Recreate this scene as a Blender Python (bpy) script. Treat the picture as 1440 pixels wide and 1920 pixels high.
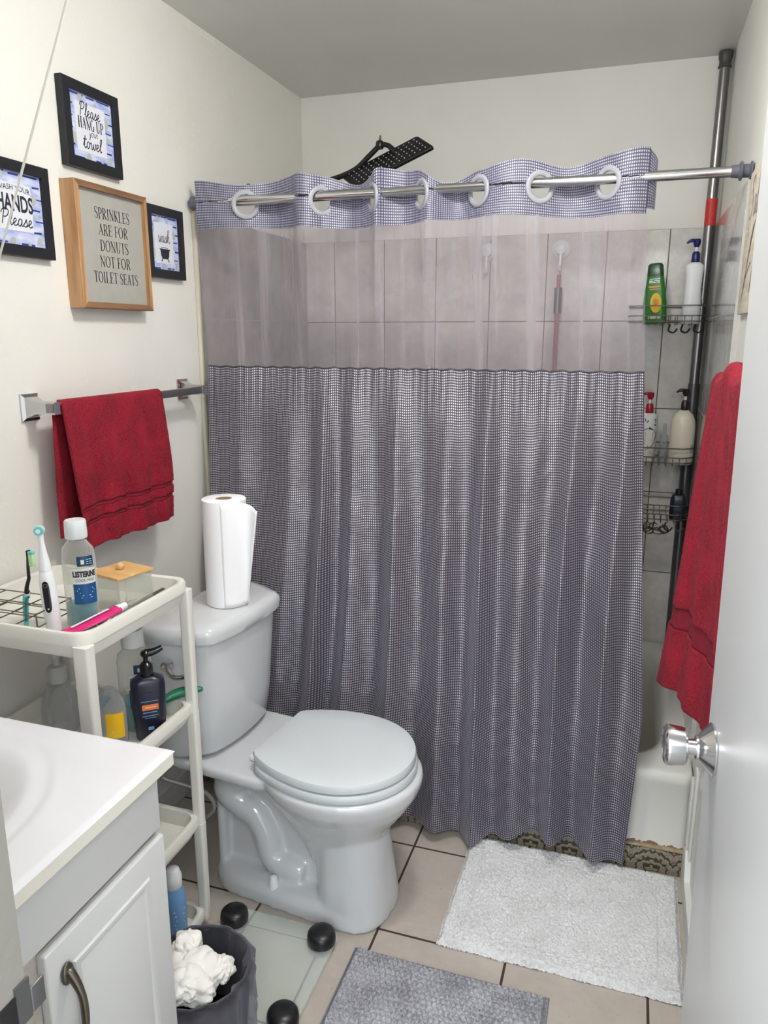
import bpy, bmesh, math, random
from math import sin, cos, pi, radians as R, sqrt, atan2, hypot, exp
from mathutils import Vector as V, Matrix, noise
random.seed(7)
S = bpy.context.scene
C = S.collection
for o in list(bpy.data.objects): bpy.data.objects.remove(o)

# ---------------------------------------------------------------- camera, world, light, exposure
cam = bpy.data.cameras.new('camera'); co = bpy.data.objects.new('camera', cam); C.objects.link(co)
YAW, PIT, ROL = .316321, -.230962, .000758
fw = V((-sin(YAW)*cos(PIT), cos(YAW)*cos(PIT), sin(PIT)))
rt = fw.cross(V((0, 0, 1))).normalized(); up = rt.cross(fw)
r2 = rt*cos(ROL)+up*sin(ROL); u2 = -rt*sin(ROL)+up*cos(ROL)
co.matrix_world = Matrix(((r2.x, u2.x, -fw.x, 1.289062), (r2.y, u2.y, -fw.y, -2.080402), (r2.z, u2.z, -fw.z, 1.446306), (0, 0, 0, 1)))
cam.sensor_width = 36; cam.sensor_fit = 'AUTO'; cam.lens = 1414.2/1920*36; cam.clip_start = .02
S.camera = co
S.view_settings.view_transform = 'Standard'; S.view_settings.look = 'None'
S.view_settings.exposure = 0.92; S.view_settings.gamma = 1; S.view_settings.use_curve_mapping = False
W = bpy.data.worlds.new('world'); S.world = W; W.use_nodes = True
W.node_tree.nodes['Background'].inputs[0].default_value = (.86, .93, 1, 1)
W.node_tree.nodes['Background'].inputs[1].default_value = 1.3
BULB = 3.5            # radiance of the vanity bulbs
DOME = 60.0           # radiance of the ceiling lamp's globe
def area(name, loc, rot, sx, sy, power, col):
    l = bpy.data.lights.new(name, 'AREA'); l.shape = 'RECTANGLE'; l.size = sx; l.size_y = sy; l.energy = power; l.color = col
    o = bpy.data.objects.new(name, l); o.location = loc; o.rotation_euler = rot; C.objects.link(o); return o
# unseen fill light added outside the open doorway to brighten the room
area('doorway_fill', (1.25, -2.75, 2.2), (R(38), 0, R(6)), 1.2, .8, 22, (.95, .97, 1))

RW, YB, ZC = 1.52, .835, 2.326        # right wall, back wall, ceiling
YF = -1.70                            # front wall (doorway) inner face

# ---------------------------------------------------------------- materials
def srgb(c):
    if isinstance(c, str):
        c = tuple(int(c[i:i+2], 16)/255 for i in (0, 2, 4))
    return tuple((x/12.92 if x <= .04045 else ((x+.055)/1.055)**2.4) for x in c)+(1,)
class NT:
    def __init__(s, name):
        s.m = bpy.data.materials.new(name); s.m.use_nodes = True; s.t = s.m.node_tree
        s.b = s.t.nodes['Principled BSDF']; s.out = s.t.nodes['Material Output']
    def n(s, typ, **kw):
        n = s.t.nodes.new(typ)
        for k, v in kw.items(): setattr(n, k, v)
        return n
    def l(s, a, b): s.t.links.new(a, b)
    def math(s, op, a, b=None, c=None, clamp=False):
        n = s.n('ShaderNodeMath', operation=op); n.use_clamp = clamp
        for i, v in enumerate((a, b, c)):
            if v is None: continue
            if isinstance(v, (int, float)): n.inputs[i].default_value = v
            else: s.l(v, n.inputs[i])
        return n.outputs[0]
    def mix(s, f, a, b):
        n = s.n('ShaderNodeMix', data_type='RGBA')
        for i, v in ((0, f), (6, a), (7, b)):
            if isinstance(v, (int, float, tuple)): n.inputs[i].default_value = v
            else: s.l(v, n.inputs[i])
        return n.outputs[2]
    def coord(s, which='Object'): return s.n('ShaderNodeTexCoord').outputs[which]
    def xyz(s, v):
        n = s.n('ShaderNodeSeparateXYZ'); s.l(v, n.inputs[0]); return n.outputs
    def map(s, v, loc=(0, 0, 0), sc=(1, 1, 1), rot=(0, 0, 0)):
        n = s.n('ShaderNodeMapping'); s.l(v, n.inputs[0]); n.inputs[1].default_value = loc; n.inputs[2].default_value = rot; n.inputs[3].default_value = sc; return n.outputs[0]
    def noise(s, v, scale, det=3, rough=.5, dist=0):
        n = s.n('ShaderNodeTexNoise'); s.l(v, n.inputs['Vector']); n.inputs['Scale'].default_value = scale
        n.inputs['Detail'].default_value = det; n.inputs['Roughness'].default_value = rough; n.inputs['Distortion'].default_value = dist
        return n.outputs['Fac']
    def ramp(s, f, stops):
        n = s.n('ShaderNodeValToRGB'); s.l(f, n.inputs[0]); e = n.color_ramp.elements
        while len(e) < len(stops): e.new(.5)
        for i, (p, c) in enumerate(stops): e[i].position = p; e[i].color = c if len(c) == 4 else c+(1,)
        return n.outputs[0]
    def bump(s, h, st, dist=.001):
        n = s.n('ShaderNodeBump'); s.l(h, n.inputs['Height']); n.inputs['Strength'].default_value = st; n.inputs['Distance'].default_value = dist
        s.l(n.outputs[0], s.b.inputs['Normal']); return n
    def set(s, **kw):
        for k, v in kw.items():
            i = s.b.inputs[k.replace('_', ' ')]
            if isinstance(v, (int, float, tuple)): i.default_value = v
            else: s.l(v, i)
        return s
def simple(name, col, rough=.5, metal=0, var=.06, vs=8, bump=0, bs=60, **kw):
    t = NT(name); c = srgb(col); co_ = t.coord()
    nz = t.noise(co_, vs, 3)
    a = tuple(x*(1-var) for x in c[:3])+(1,); b = tuple(min(1, x*(1+var)) for x in c[:3])+(1,)
    t.set(Base_Color=t.ramp(nz, [(.3, a), (.7, b)]), Roughness=rough, Metallic=metal)
    if bump: t.bump(t.noise(co_, bs, 4), bump)
    for k, v in kw.items(): t.set(**{k: v})
    return t.m
def clear(name, col, rough=.05, alpha_mix=.25, ior=1.35):
    """thin clear plastic or glass: mostly straight-through, with a gloss"""
    t = NT(name); N = t.n
    tr = N('ShaderNodeBsdfTransparent'); tr.inputs[0].default_value = srgb(col)
    t.set(Base_Color=srgb(col), Roughness=rough)
    mx = N('ShaderNodeMixShader'); lw = N('ShaderNodeLayerWeight'); lw.inputs[0].default_value = .35
    f = t.math('MULTIPLY_ADD', lw.outputs['Facing'], .55, alpha_mix, clamp=True)
    nz = t.noise(t.coord(), 9, 2); f = t.math('MULTIPLY_ADD', nz, .05, f, clamp=True)
    t.l(f, mx.inputs[0]); t.l(tr.outputs[0], mx.inputs[1]); t.l(t.b.outputs[0], mx.inputs[2]); t.l(mx.outputs[0], t.out.inputs[0])
    return t.m
M = {}
# painted wall
def wallmat(name, col, spots=False, rough=.55):
    t = NT(name); o = t.coord(); c = srgb(col)
    n1 = t.noise(o, 2.2, 4); n2 = t.noise(o, 90, 3); n3 = t.noise(o, 14, 4)
    colr = t.ramp(n1, [(.3, tuple(x*.95 for x in c[:3])), (.7, tuple(min(1, x*1.03) for x in c[:3]))])
    h = t.math('MULTIPLY_ADD', n3, .8, n2)
    if spots:   # flakes of lost paint near the ceiling
        d = t.n('ShaderNodeVectorMath', operation='DISTANCE'); t.l(o, d.inputs[0]); d.inputs[1].default_value = (0, -.0, 2.02)
        near = t.math('SUBTRACT', 1, t.math('DIVIDE', d.outputs['Value'], .14), clamp=True)
        n4 = t.noise(o, 26, 2, .6, 1.5)
        m = t.math('GREATER_THAN', t.math('MULTIPLY_ADD', near, .16, n4), .665)
        z = t.xyz(o)
        edge = t.math('GREATER_THAN', z[2], t.math('SUBTRACT', ZC-.004, t.math('MULTIPLY', t.math('GREATER_THAN', t.noise(o, 9, 3), .56), .016)))
        m2 = t.math('MULTIPLY', edge, t.math('GREATER_THAN', t.noise(o, 40, 3), .47))
        m = t.math('MAXIMUM', m, m2)
        colr = t.mix(m, colr, srgb('e9e7dc')); h = t.math('MULTIPLY_ADD', m, 4, h)
    t.set(Base_Color=colr, Roughness=rough); t.bump(h, .12, .004)
    return t.m
M['wall'] = wallmat('wall_paint', 'e8e6df', True)
M['wall2'] = wallmat('wall_paint_back', 'ebeae3')
M['wallr'] = wallmat('wall_paint_right', 'e6e6df')
M['ceil'] = wallmat('ceiling_paint', 'dddcd8', rough=.4)
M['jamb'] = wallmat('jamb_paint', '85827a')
M['white_trim'] = simple('white_trim', 'dddcd8', .4, bump=.15, bs=30)

def gridmask(t, a, off, per, w):
    """1 on grout lines at off + k*per"""
    x = t.math('DIVIDE', t.math('SUBTRACT', a, off-w/2), per)
    fr = t.math('FRACT', t.math('ADD', x, 100))
    return t.math('LESS_THAN', fr, w/per)
def celln(t, a, offa, pa, b, offb, pb):
    ia = t.math('FLOOR', t.math('DIVIDE', t.math('SUBTRACT', a, offa), pa)); ib = t.math('FLOOR', t.math('DIVIDE', t.math('SUBTRACT', b, offb), pb))
    cb = t.n('ShaderNodeCombineXYZ'); t.l(ia, cb.inputs[0]); t.l(ib, cb.inputs[1])
    w = t.n('ShaderNodeTexWhiteNoise'); t.l(cb.outputs[0], w.inputs[0]); return w.outputs[0]
def tilemat(name, ax, base, grout, offa, pa, offz, pz, w, rough, mottled=.18, ax2=2, dirt=None):
    t = NT(name); o = t.coord(); x = t.xyz(o); a, b = x[ax], x[ax2]
    g = t.math('MAXIMUM', gridmask(t, a, offa, pa, w), gridmask(t, b, offz, pz, w))
    n1 = t.noise(o, 9, 6, .65, .6); n2 = t.noise(o, 45, 4, .6); cn = celln(t, a, offa, pa, b, offz, pz)
    c = srgb(base)
    f = t.math('ADD', t.math('MULTIPLY', n1, .7), t.math('MULTIPLY', n2, .3))
    f = t.math('MULTIPLY_ADD', cn, .08, t.math('SUBTRACT', f, .04))
    col = t.ramp(f, [(.32, tuple(q*(1-mottled) for q in c[:3])), (.5, c[:3]), (.68, tuple(min(1, q*(1+mottled)) for q in c[:3]))])
    if dirt:
        col = t.mix(t.math('MULTIPLY', t.math('GREATER_THAN', t.noise(o, 70, 3, .7), .69), .55), col, srgb(dirt))
    gc = t.mix(t.noise(o, 20, 3), srgb(grout), tuple(q*.55 for q in srgb(grout)[:3])+(1,))
    t.set(Base_Color=t.mix(g, col, gc), Roughness=t.math('MULTIPLY_ADD', g, .6, rough))
    h = t.math('MULTIPLY_ADD', g, -1.0, t.math('MULTIPLY', n1, .06)); t.bump(h, .6, .002)
    return t.m
M['floor'] = tilemat('floor_tile', 0, 'b3aaa0', '4a3626', .779, .319, -.566, .329, .0062, .32, .10, 1, '6b6258')
M['tile_back'] = tilemat('wall_tile_back', 0, 'cecbc3', '6e6459', .133, .2063, -.036, .306, .0035, .16)
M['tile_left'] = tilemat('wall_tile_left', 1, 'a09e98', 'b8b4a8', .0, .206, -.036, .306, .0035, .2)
M['tile_right'] = tilemat('wall_tile_right', 1, 'b9b8b2', 'd0ccc0', .05, .1, -.03, .306, .003, .1)

M['porcelain'] = simple('porcelain', 'cdd0d1', .08, var=.01, Coat_Weight=.4, Coat_Roughness=.03)
M['seat'] = simple('seat_plastic', 'cdd3d5', .2, var=.01)
M['cart'] = simple('cart_plastic', 'e3e1d8', .38, var=.02, vs=4)
M['counter'] = simple('cultured_marble', 'e0e0e3', .12, var=.012, vs=3)
M['cab'] = simple('cabinet_laminate', 'd0d1cf', .42, var=.015, vs=3, bump=.06, bs=25)
M['cabdirty'] = simple('worn_cabinet_frame', 'b5ada2', .7, var=.2, vs=25, bump=.2)
M['chrome'] = simple('chrome', 'c9c9cb', .14, 1, .03)
M['steel'] = simple('brushed_steel', '8d8c8b', .3, 1, .05)
M['greymetal'] = simple('grey_metal', '6f6f70', .35, .8, .08)
M['pewter'] = simple('dark_pewter', '6b655a', .35, .9, .12, 60)
M['wire'] = simple('dull_wire', '77716a', .4, .85, .15, 40)
M['darkwire'] = simple('rusty_dark_wire', '4a443e', .5, .6, .3, 60)
M['black'] = simple('black_plastic', '121214', .35, var=.2)
M['blackgloss'] = simple('black_glossy', '0c0d10', .2, var=.2)
M['navy'] = simple('navy_plastic', '14162b', .3, var=.1)
M['navycap'] = simple('navy_cap', '1c1f63', .3, var=.1)
M['frame_black'] = simple('black_frame', '14161c', .42, var=.2, vs=30, bump=.1)
M['grey_rubber'] = simple('grey_rubber', '5c5d68', .6, var=.05)
M['dgrey_rubber'] = simple('dark_grey_rubber', '4a4a46', .5, var=.1)
M['ring'] = simple('grommet_plastic', 'a6a7ae', .3, var=.03)
M['white'] = simple('white_plastic', 'eceef0', .3, var=.01)
M['offwhite'] = simple('offwhite_plastic', 'd9d3bf', .35, var=.03)
M['paper'] = simple('paper_towel', 'f1f1f3', .9, var=.01, bump=.35, bs=260)
M['tissue'] = simple('white_tissue', 'e9e6df', .9, var=.04, vs=30, bump=.2, bs=40)
M['red_label'] = simple('red_sticker', 'c8352f', .5, var=.3, vs=300)
M['red_cap'] = simple('dark_red_cap', '9c1030', .3, var=.1)
M['brown_cap'] = simple('dark_brown_cap', '2a1a1a', .3, var=.1)
M['green'] = simple('green_plastic', '2d7a2a', .3, var=.15)
M['dgreen'] = simple('dark_green_plastic', '1b4a26', .3, var=.15)
M['emerald'] = simple('emerald_plastic', '1a6b4c', .3, var=.08)
M['yellow'] = simple('yellow_label', 'f0be1c', .35, var=.05)
M['gold'] = simple('gold_print', 'c99a3a', .4, var=.1)
M['orange'] = simple('orange_label', 'e0743c', .4, var=.1)
M['pink'] = simple('pink_plastic', 'd62a78', .35, var=.15, vs=30)
M['skyblue'] = simple('blue_bottle', '6f9fd0', .35, var=.06)
M['teal'] = simple('teal_plastic', '1f8b93', .3, var=.12)
M['mint'] = simple('mint_bristle', 'c6e8b4', .7, var=.08, vs=200)
M['aqua'] = simple('aqua_plastic', '6fd0cf', .4, var=.06)
M['bluelab'] = simple('blue_label', '0f4f86', .35, var=.2, vs=20)
M['dbluelab'] = simple('dark_blue_label', '123a5c', .35, var=.1)
M['lightprint'] = simple('pale_print', 'bcd8ea', .5, var=.05)
M['whitelab'] = simple('white_label', 'd8dcd8', .4, var=.04)
M['ink'] = simple('dark_ink', '23242e', .6, var=.2)
M['inkgrey'] = simple('grey_ink', '3f3f40', .6, var=.1)
M['dot'] = simple('grey_dot', 'b4b7b4', .6, var=.06)
M['dash'] = simple('navy_dash', '2c3488', .6, var=.2, vs=40)
M['panel'] = simple('sign_grey_board', 'a9a79f', .75, var=.03, vs=30, bump=.1, bs=200)
M['cream_print'] = simple('card_white', 'dcdfe6', .6, var=.02)
M['hose'] = simple('braided_hose', '9a9894', .45, .3, .25, 300)
M['string'] = simple('white_string', 'ecebe4', .8, var=.03)
M['grout_hole'] = simple('dark_hole', '0d0b0a', .9, var=.3)
M['puff'] = simple('pink_brush', 'a05a5a', .6, var=.1)
M['bulb'] = None
t = NT('lit_bulb'); t.set(Base_Color=(1, 1, 1, 1), Emission_Color=(1, .975, .93, 1), Emission_Strength=BULB); M['bulb'] = t.m
t = NT('lit_globe'); t.set(Base_Color=(1, 1, 1, 1), Emission_Color=(1, .985, .965, 1), Emission_Strength=DOME); M['globe'] = t.m
# water-colour paper of the small prints
t = NT('watercolour_blue'); o = t.coord(); mp = t.map(o, sc=(1, 9, 26)); n1 = t.noise(mp, 3, 3)
t.set(Base_Color=t.ramp(n1, [(.3, srgb('8d9fdc')[:3]), (.48, srgb('b9c3e6')[:3]), (.7, srgb('dfe2ee')[:3])]), Roughness=.3); M['water'] = t.m
# wood
def wood(name, a, b, axis):
    t = NT(name); o = t.coord(); sc = [30, 30, 30]; sc[axis] = 2.5
    n1 = t.noise(t.map(o, sc=tuple(sc)), 2, 5, .6, .4)
    t.set(Base_Color=t.ramp(n1, [(.3, srgb(a)[:3]), (.7, srgb(b)[:3])]), Roughness=.5); t.bump(n1, .08); return t.m
M['woodz'] = wood('pine_frame_vertical', 'a67a50', 'cfa67a', 2)
M['woody'] = wood('pine_frame_horizontal', '6f503a', '98714f', 1)
M['bamboo'] = wood('bamboo_lid', 'c79a5e', 'deb883', 0)
# parchment
t = NT('parchment'); o = t.coord(); n1 = t.noise(t.map(o, sc=(1, 3, 30)), 3, 4)
t.set(Base_Color=t.ramp(n1, [(.3, srgb('c9bda8')[:3]), (.7, srgb('e0d8c8')[:3])]), Roughness=.7); M['parchment'] = t.m
# terry cloth
def terry(name, a, b, sc=260):
    t = NT(name); o = t.coord(); n1 = t.noise(o, sc, 3, .7); n2 = t.noise(o, 14, 3)
    f = t.math('MULTIPLY_ADD', n2, .35, t.math('MULTIPLY', n1, .8))
    t.set(Base_Color=t.ramp(f, [(.35, srgb(a)[:3]), (.72, srgb(b)[:3])]), Roughness=.95, Sheen_Weight=.12, Sheen_Roughness=.4, Sheen_Tint=srgb(b))
    t.bump(n1, .9, .004); return t.m
M['terry'] = terry('red_terry', '4a020f', 'a8102e')
M['terry_flat'] = simple('red_woven_band', '7c0a22', .8, var=.12, vs=60, bump=.4, bs=200)
M['mat_white'] = terry('white_tufts', 'bdbdbc', 'dfdfdf', 120)
M['mat_grey'] = terry('grey_chenille', '5c5c62', 'bcbcc2', 190)
M['mat_edge'] = simple('grey_binding', '808086', .8, var=.1, vs=100, bump=.3, bs=200)
# curtain fabrics (UV in metres)
def waffle(name, dark, mid, lite, per, metal, rough, bumpst):
    t = NT(name); u = t.xyz(t.coord('UV'))
    sx = t.math('SINE', t.math('MULTIPLY', u[0], 2*pi/per)); sy = t.math('SINE', t.math('MULTIPLY', u[1], 2*pi/per))
    px = t.math('MULTIPLY_ADD', sx, .5, .5); py = t.math('MULTIPLY_ADD', sy, .5, .5)
    p = t.math('MULTIPLY', px, py); big = t.noise(t.coord('UV'), 5, 2)
    q = t.math('MULTIPLY', t.math('ADD', px, py), .5)
    f = t.math('ADD', t.math('MULTIPLY', p, .75), t.math('MULTIPLY', q, .25))
    lw = t.n('ShaderNodeLayerWeight'); lw.inputs[0].default_value = .4
    cr_ = t.ramp(f, [(.08, srgb(dark)[:3]), (.35, srgb(mid)[:3]), (.8, srgb(lite)[:3])])
    mm = t.n('ShaderNodeMix', data_type='RGBA', blend_type='MULTIPLY'); t.l(t.math('MULTIPLY', lw.outputs['Facing'], .9, clamp=True), mm.inputs[0]); t.l(cr_, mm.inputs[6]); mm.inputs[7].default_value = (.72, .74, 1, 1)
    t.set(Base_Color=mm.outputs[2], Metallic=t.math('MULTIPLY', t.math('POWER', p, .6), metal),
          Roughness=t.math('MULTIPLY_ADD', p, -.16, rough), Sheen_Weight=.2)
    t.bump(f, bumpst, .0012); return t.m
M['curtain'] = waffle('silver_waffle_satin', '38343b', '6f6a73', 'd8d4de', .0072, .85, .50, .5)
M['header'] = waffle('silver_waffle_header', '4e4c5c', '7f7e92', 'd0cfde', .0072, .3, .5, .5)
t = NT('sheer_voile'); N = t.n
tr = N('ShaderNodeBsdfTransparent'); tr.inputs[0].default_value = (.97, .94, .97, 1)
df = N('ShaderNodeBsdfDiffuse'); tl = N('ShaderNodeBsdfTranslucent')
u = t.coord('UV'); n1 = t.noise(t.map(u, sc=(1, .02, 1)), 60, 3)
cl = t.ramp(n1, [(.35, srgb('d0c2ca')[:3]), (.5, srgb('d3cad4')[:3]), (.65, srgb('d8d3e0')[:3])]); t.l(cl, df.inputs[0]); t.l(cl, tl.inputs[0])
m1 = N('ShaderNodeMixShader'); m1.inputs[0].default_value = .35; t.l(df.outputs[0], m1.inputs[1]); t.l(tl.outputs[0], m1.inputs[2])
m2 = N('ShaderNodeMixShader'); lw = N('ShaderNodeLayerWeight'); lw.inputs[0].default_value = .5
st_ = t.math('MULTIPLY', t.math('SUBTRACT', t.noise(t.map(u, loc=(3, 0, 0), sc=(1, .03, 1)), 11, 3, .55), .50, clamp=True), 1.5)
t.l(t.math('ADD', t.math('MULTIPLY_ADD', lw.outputs['Facing'], .25, .215), st_, clamp=True), m2.inputs[0])
t.l(tr.outputs[0], m2.inputs[1]); t.l(m1.outputs[0], m2.inputs[2]); t.l(m2.outputs[0], t.out.inputs[0]); M['sheer'] = t.m
M['clear'] = clear('clear_plastic', 'f3f4f1', .05, .07)
M['acrylic'] = clear('clear_acrylic', 'f6f7f4', .05, .04)
M['glass'] = clear('scale_glass', 'f7fbf9', .03, .07)
M['soapclear'] = clear('clear_soap_bottle', 'e4e5e7', .1, .14)
M['bag'] = clear('bin_bag', 'a2a2ae', .15, .04)
t = NT('teal_liquid'); t.set(Base_Color=srgb('2aa3ad'), Roughness=.05, Alpha=t.math('MULTIPLY_ADD', t.noise(t.coord(), 5, 2), .1, .72)); M['liquid'] = t.m
# tub enamel with rust at its foot, and the ornate border tile
t = NT('tub_enamel'); o = t.coord(); z = t.xyz(o)[2]
low = t.math('SUBTRACT', 1, t.math('DIVIDE', t.math('SUBTRACT', z, .072), .03), clamp=True)
f = t.math('GREATER_THAN', t.math('MULTIPLY_ADD', low, .5, t.noise(o, 22, 4, .7)), .82)
t.set(Base_Color=t.mix(f, t.ramp(t.noise(o, 3, 3), [(.3, srgb('d6d5ce')[:3]), (.7, srgb('e0dfda')[:3])]), srgb('8a6b4c')), Roughness=.14); M['tub'] = t.m
t = NT('ornate_border_tile'); o = t.coord(); w = t.n('ShaderNodeTexWave', wave_type='RINGS', rings_direction='SPHERICAL')
x = t.xyz(o); cb = t.n('ShaderNodeCombineXYZ'); t.l(t.math('PINGPONG', x[0], .055), cb.inputs[0]); t.l(x[2], cb.inputs[2])
t.l(cb.outputs[0], w.inputs[0]); w.inputs['Scale'].default_value = 15; w.inputs['Distortion'].default_value = 6; w.inputs['Detail'].default_value = 3; w.inputs['Detail Scale'].default_value = 5
n1 = t.noise(o, 12, 2)
t.set(Base_Color=t.ramp(t.math('MULTIPLY_ADD', n1, .3, t.math('MULTIPLY', w.outputs['Fac'], .75)), [(.25, srgb('3f3d33')[:3]), (.45, srgb('75705c')[:3]), (.62, srgb('a39b86')[:3]), (.8, srgb('8b7f72')[:3])]), Roughness=.35)
t.bump(w.outputs['Fac'], .5, .002); M['border'] = t.m

# ---------------------------------------------------------------- geometry helper
class G:
    def __init__(s): s.v = []; s.f = []; s.uv = {}; s.mi = []; s.mats = []; s.cur = 0; s.T = None
    def mat(s, m):
        m = M[m] if isinstance(m, str) else m
        if m not in s.mats: s.mats.append(m)
        s.cur = s.mats.index(m); return s
    def add(s, vs, fs, uvs=None):
        o = len(s.v)
        for p in vs:
            p = V(p); s.v.append(s.T @ p if s.T else p)
        for k, f in enumerate(fs):
            if uvs: s.uv[len(s.f)] = uvs[k]
            s.f.append([o+i for i in f]); s.mi.append(s.cur)
        return s
    def box(s, lo, hi, b=0):
        x0, y0, z0 = lo; x1, y1, z1 = hi
        if b <= 0:
            return s.add([(x0, y0, z0), (x1, y0, z0), (x1, y1, z0), (x0, y1, z0), (x0, y0, z1), (x1, y0, z1), (x1, y1, z1), (x0, y1, z1)],
                         [(0, 3, 2, 1), (4, 5, 6, 7), (0, 1, 5, 4), (1, 2, 6, 5), (2, 3, 7, 6), (3, 0, 4, 7)])
        bm = bmesh.new(); vs = [bm.verts.new(p) for p in [(x0, y0, z0), (x1, y0, z0), (x1, y1, z0), (x0, y1, z0), (x0, y0, z1), (x1, y0, z1), (x1, y1, z1), (x0, y1, z1)]]
        for f in [(0, 3, 2, 1), (4, 5, 6, 7), (0, 1, 5, 4), (1, 2, 6, 5), (2, 3, 7, 6), (3, 0, 4, 7)]: bm.faces.new([vs[i] for i in f])
        b = min(b, .49*min(x1-x0, y1-y0, z1-z0))
        bmesh.ops.bevel(bm, geom=bm.edges[:], offset=b, segments=3, profile=.5, affect='EDGES')
        return s.bm(bm)
    def bm(s, bm):
        bm.verts.index_update(); s.add([v.co.copy() for v in bm.verts], [[v.index for v in f.verts] for f in bm.faces]); bm.free(); return s
    def loft(s, secs, cap0=True, cap1=True, closed=True):
        n = len(secs[0]); vs = [p for q in secs for p in q]; fs = []
        for i in range(len(secs)-1):
            for j in range(n if closed else n-1):
                k = (j+1) % n; fs.append((i*n+j, i*n+k, (i+1)*n+k, (i+1)*n+j))
        if cap0: fs.append(tuple(reversed(range(n))))
        if cap1: fs.append(tuple(range((len(secs)-1)*n, len(secs)*n)))
        return s.add(vs, fs)
    def lathe(s, prof, c=(0, 0, 0), n=28, rot=None, sx=1, sy=1, cap=True):
        rt_ = rot or Matrix.Identity(3); c = V(c); secs = []
        for r, z in prof:
            secs.append([c + rt_ @ V((r*sx*cos(2*pi*i/n), r*sy*sin(2*pi*i/n), z)) for i in range(n)])
        return s.loft(secs, cap, cap)
    def cyl(s, c, r, h, n=24, axis='z', r2=None):
        rot = {'z': Matrix.Identity(3), 'x': Matrix.Rotation(pi/2, 3, 'Y'), 'y': Matrix.Rotation(-pi/2, 3, 'X')}[axis]
        return s.lathe([(r, 0), (r if r2 is None else r2, h)], c, n, rot)
    def tube(s, pts, r, n=10, closed=False, cap=True, smooth=0):
        pts = [V(p) for p in pts]
        if smooth: pts = catmull(pts, smooth, closed)
        rr = r if isinstance(r, (list, tuple)) else [r]*len(pts)
        if len(rr) != len(pts): rr = [rr[min(len(rr)-1, int(i*(len(rr)-1)/(len(pts)-1)+.0))]+(rr[min(len(rr)-1, int(i*(len(rr)-1)/(len(pts)-1))+1)]-rr[int(i*(len(rr)-1)/(len(pts)-1))])*((i*(len(rr)-1)/(len(pts)-1)) % 1) for i in range(len(pts))]
        N_ = len(pts); secs = []; prev = None
        for i, p in enumerate(pts):
            a = pts[(i-1) % N_] if (closed or i) else p; b = pts[(i+1) % N_] if (closed or i < N_-1) else p
            t_ = (b-a).normalized() if (b-a).length > 1e-9 else V((0, 0, 1))
            if prev is None:
                x_ = t_.orthogonal().normalized()
            else:
                x_ = (prev - t_*prev.dot(t_)); x_ = x_.normalized() if x_.length > 1e-6 else t_.orthogonal().normalized()
            prev = x_; y_ = t_.cross(x_)
            secs.append([p+(x_*cos(2*pi*j/n)+y_*sin(2*pi*j/n))*rr[i] for j in range(n)])
        if closed: secs.append(secs[0]); cap = False
        return s.loft(secs, cap, cap)
    def sphere(s, c, r, n=16, sz=1, sx=1, sy=1):
        return s.lathe([(max(1e-4, r*sin(pi*i/n)), -r*cos(pi*i/n)*sz) for i in range(n+1)], c, n*2, sx=sx, sy=sy)
    def quad(s, a, b, c, d): return s.add([a, b, c, d], [(0, 1, 2, 3)])
    def grid(s, fn, nu, nv, keep=None, uvfn=None):
        vs = [fn(i/nu, j/nv) for j in range(nv+1) for i in range(nu+1)]; fs = []; uvs = [] if uvfn else None
        for j in range(nv):
            for i in range(nu):
                if keep and not keep((i+.5)/nu, (j+.5)/nv): continue
                fs.append((j*(nu+1)+i, j*(nu+1)+i+1, (j+1)*(nu+1)+i+1, (j+1)*(nu+1)+i))
                if uvfn: uvs.append([uvfn(a/nu, b/nv) for a, b in ((i, j), (i+1, j), (i+1, j+1), (i, j+1))])
        return s.add(vs, fs, uvs)
    def ribbon(s, pts, w, fn, clos=False):
        """flat stroke in a 2-D plane; fn maps (s, t) to 3-D"""
        w = w if isinstance(w, (list, tuple)) else [w]*len(pts); vs = []; fs = []
        for i, p in enumerate(pts):
            a = pts[max(0, i-1)]; b = pts[min(len(pts)-1, i+1)]
            dx, dy = b[0]-a[0], b[1]-a[1]; l = hypot(dx, dy) or 1; nx, ny = -dy/l*w[i]/2, dx/l*w[i]/2
            vs += [fn(p[0]+nx, p[1]+ny), fn(p[0]-nx, p[1]-ny)]
        for i in range(len(pts)-1): fs.append((2*i, 2*i+1, 2*i+3, 2*i+2))
        return s.add(vs, fs)
    def text(s, body, size, fn, sx=1, shear=0, bold=0, align='LEFT', res=3):
        cu = bpy.data.curves.new('txt', 'FONT'); cu.body = body; cu.size = size; cu.shear = shear; cu.offset = bold; cu.align_x = align; cu.resolution_u = res
        ob = bpy.data.objects.new('txt', cu); C.objects.link(ob)
        me = bpy.data.meshes.new_from_object(ob.evaluated_get(bpy.context.evaluated_depsgraph_get()))
        s.add([fn(v.co.x*sx, v.co.y) for v in me.vertices], [list(p.vertices) for p in me.polygons])
        bpy.data.objects.remove(ob); bpy.data.curves.remove(cu); bpy.data.meshes.remove(me); return s
    def build(s, name, mat=None, parent=None, smooth=True, label=None, cat=None, group=None, kind=None, angle=38, solid=0, bevel=0):
        if mat: 
            m = M[mat] if isinstance(mat, str) else mat
            if not s.mats: s.mats = [m]
        me = bpy.data.meshes.new(name)
        org = V((0, 0, 0))
        if parent is None and s.v and kind != 'structure':
            xs = [p.x for p in s.v]; ys = [p.y for p in s.v]; zs = [p.z for p in s.v]
            org = V(((min(xs)+max(xs))/2, (min(ys)+max(ys))/2, min(zs)))
        me.from_pydata([tuple(p-org) for p in s.v], [], s.f)
        for m in s.mats: me.materials.append(m)
        me.polygons.foreach_set('material_index', s.mi)
        if s.uv:
            ul = me.uv_layers.new(name='UVMap')
            for p in me.polygons:
                q = s.uv.get(p.index)
                if q:
                    for li, c in zip(p.loop_indices, q): ul.data[li].uv = c
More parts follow.
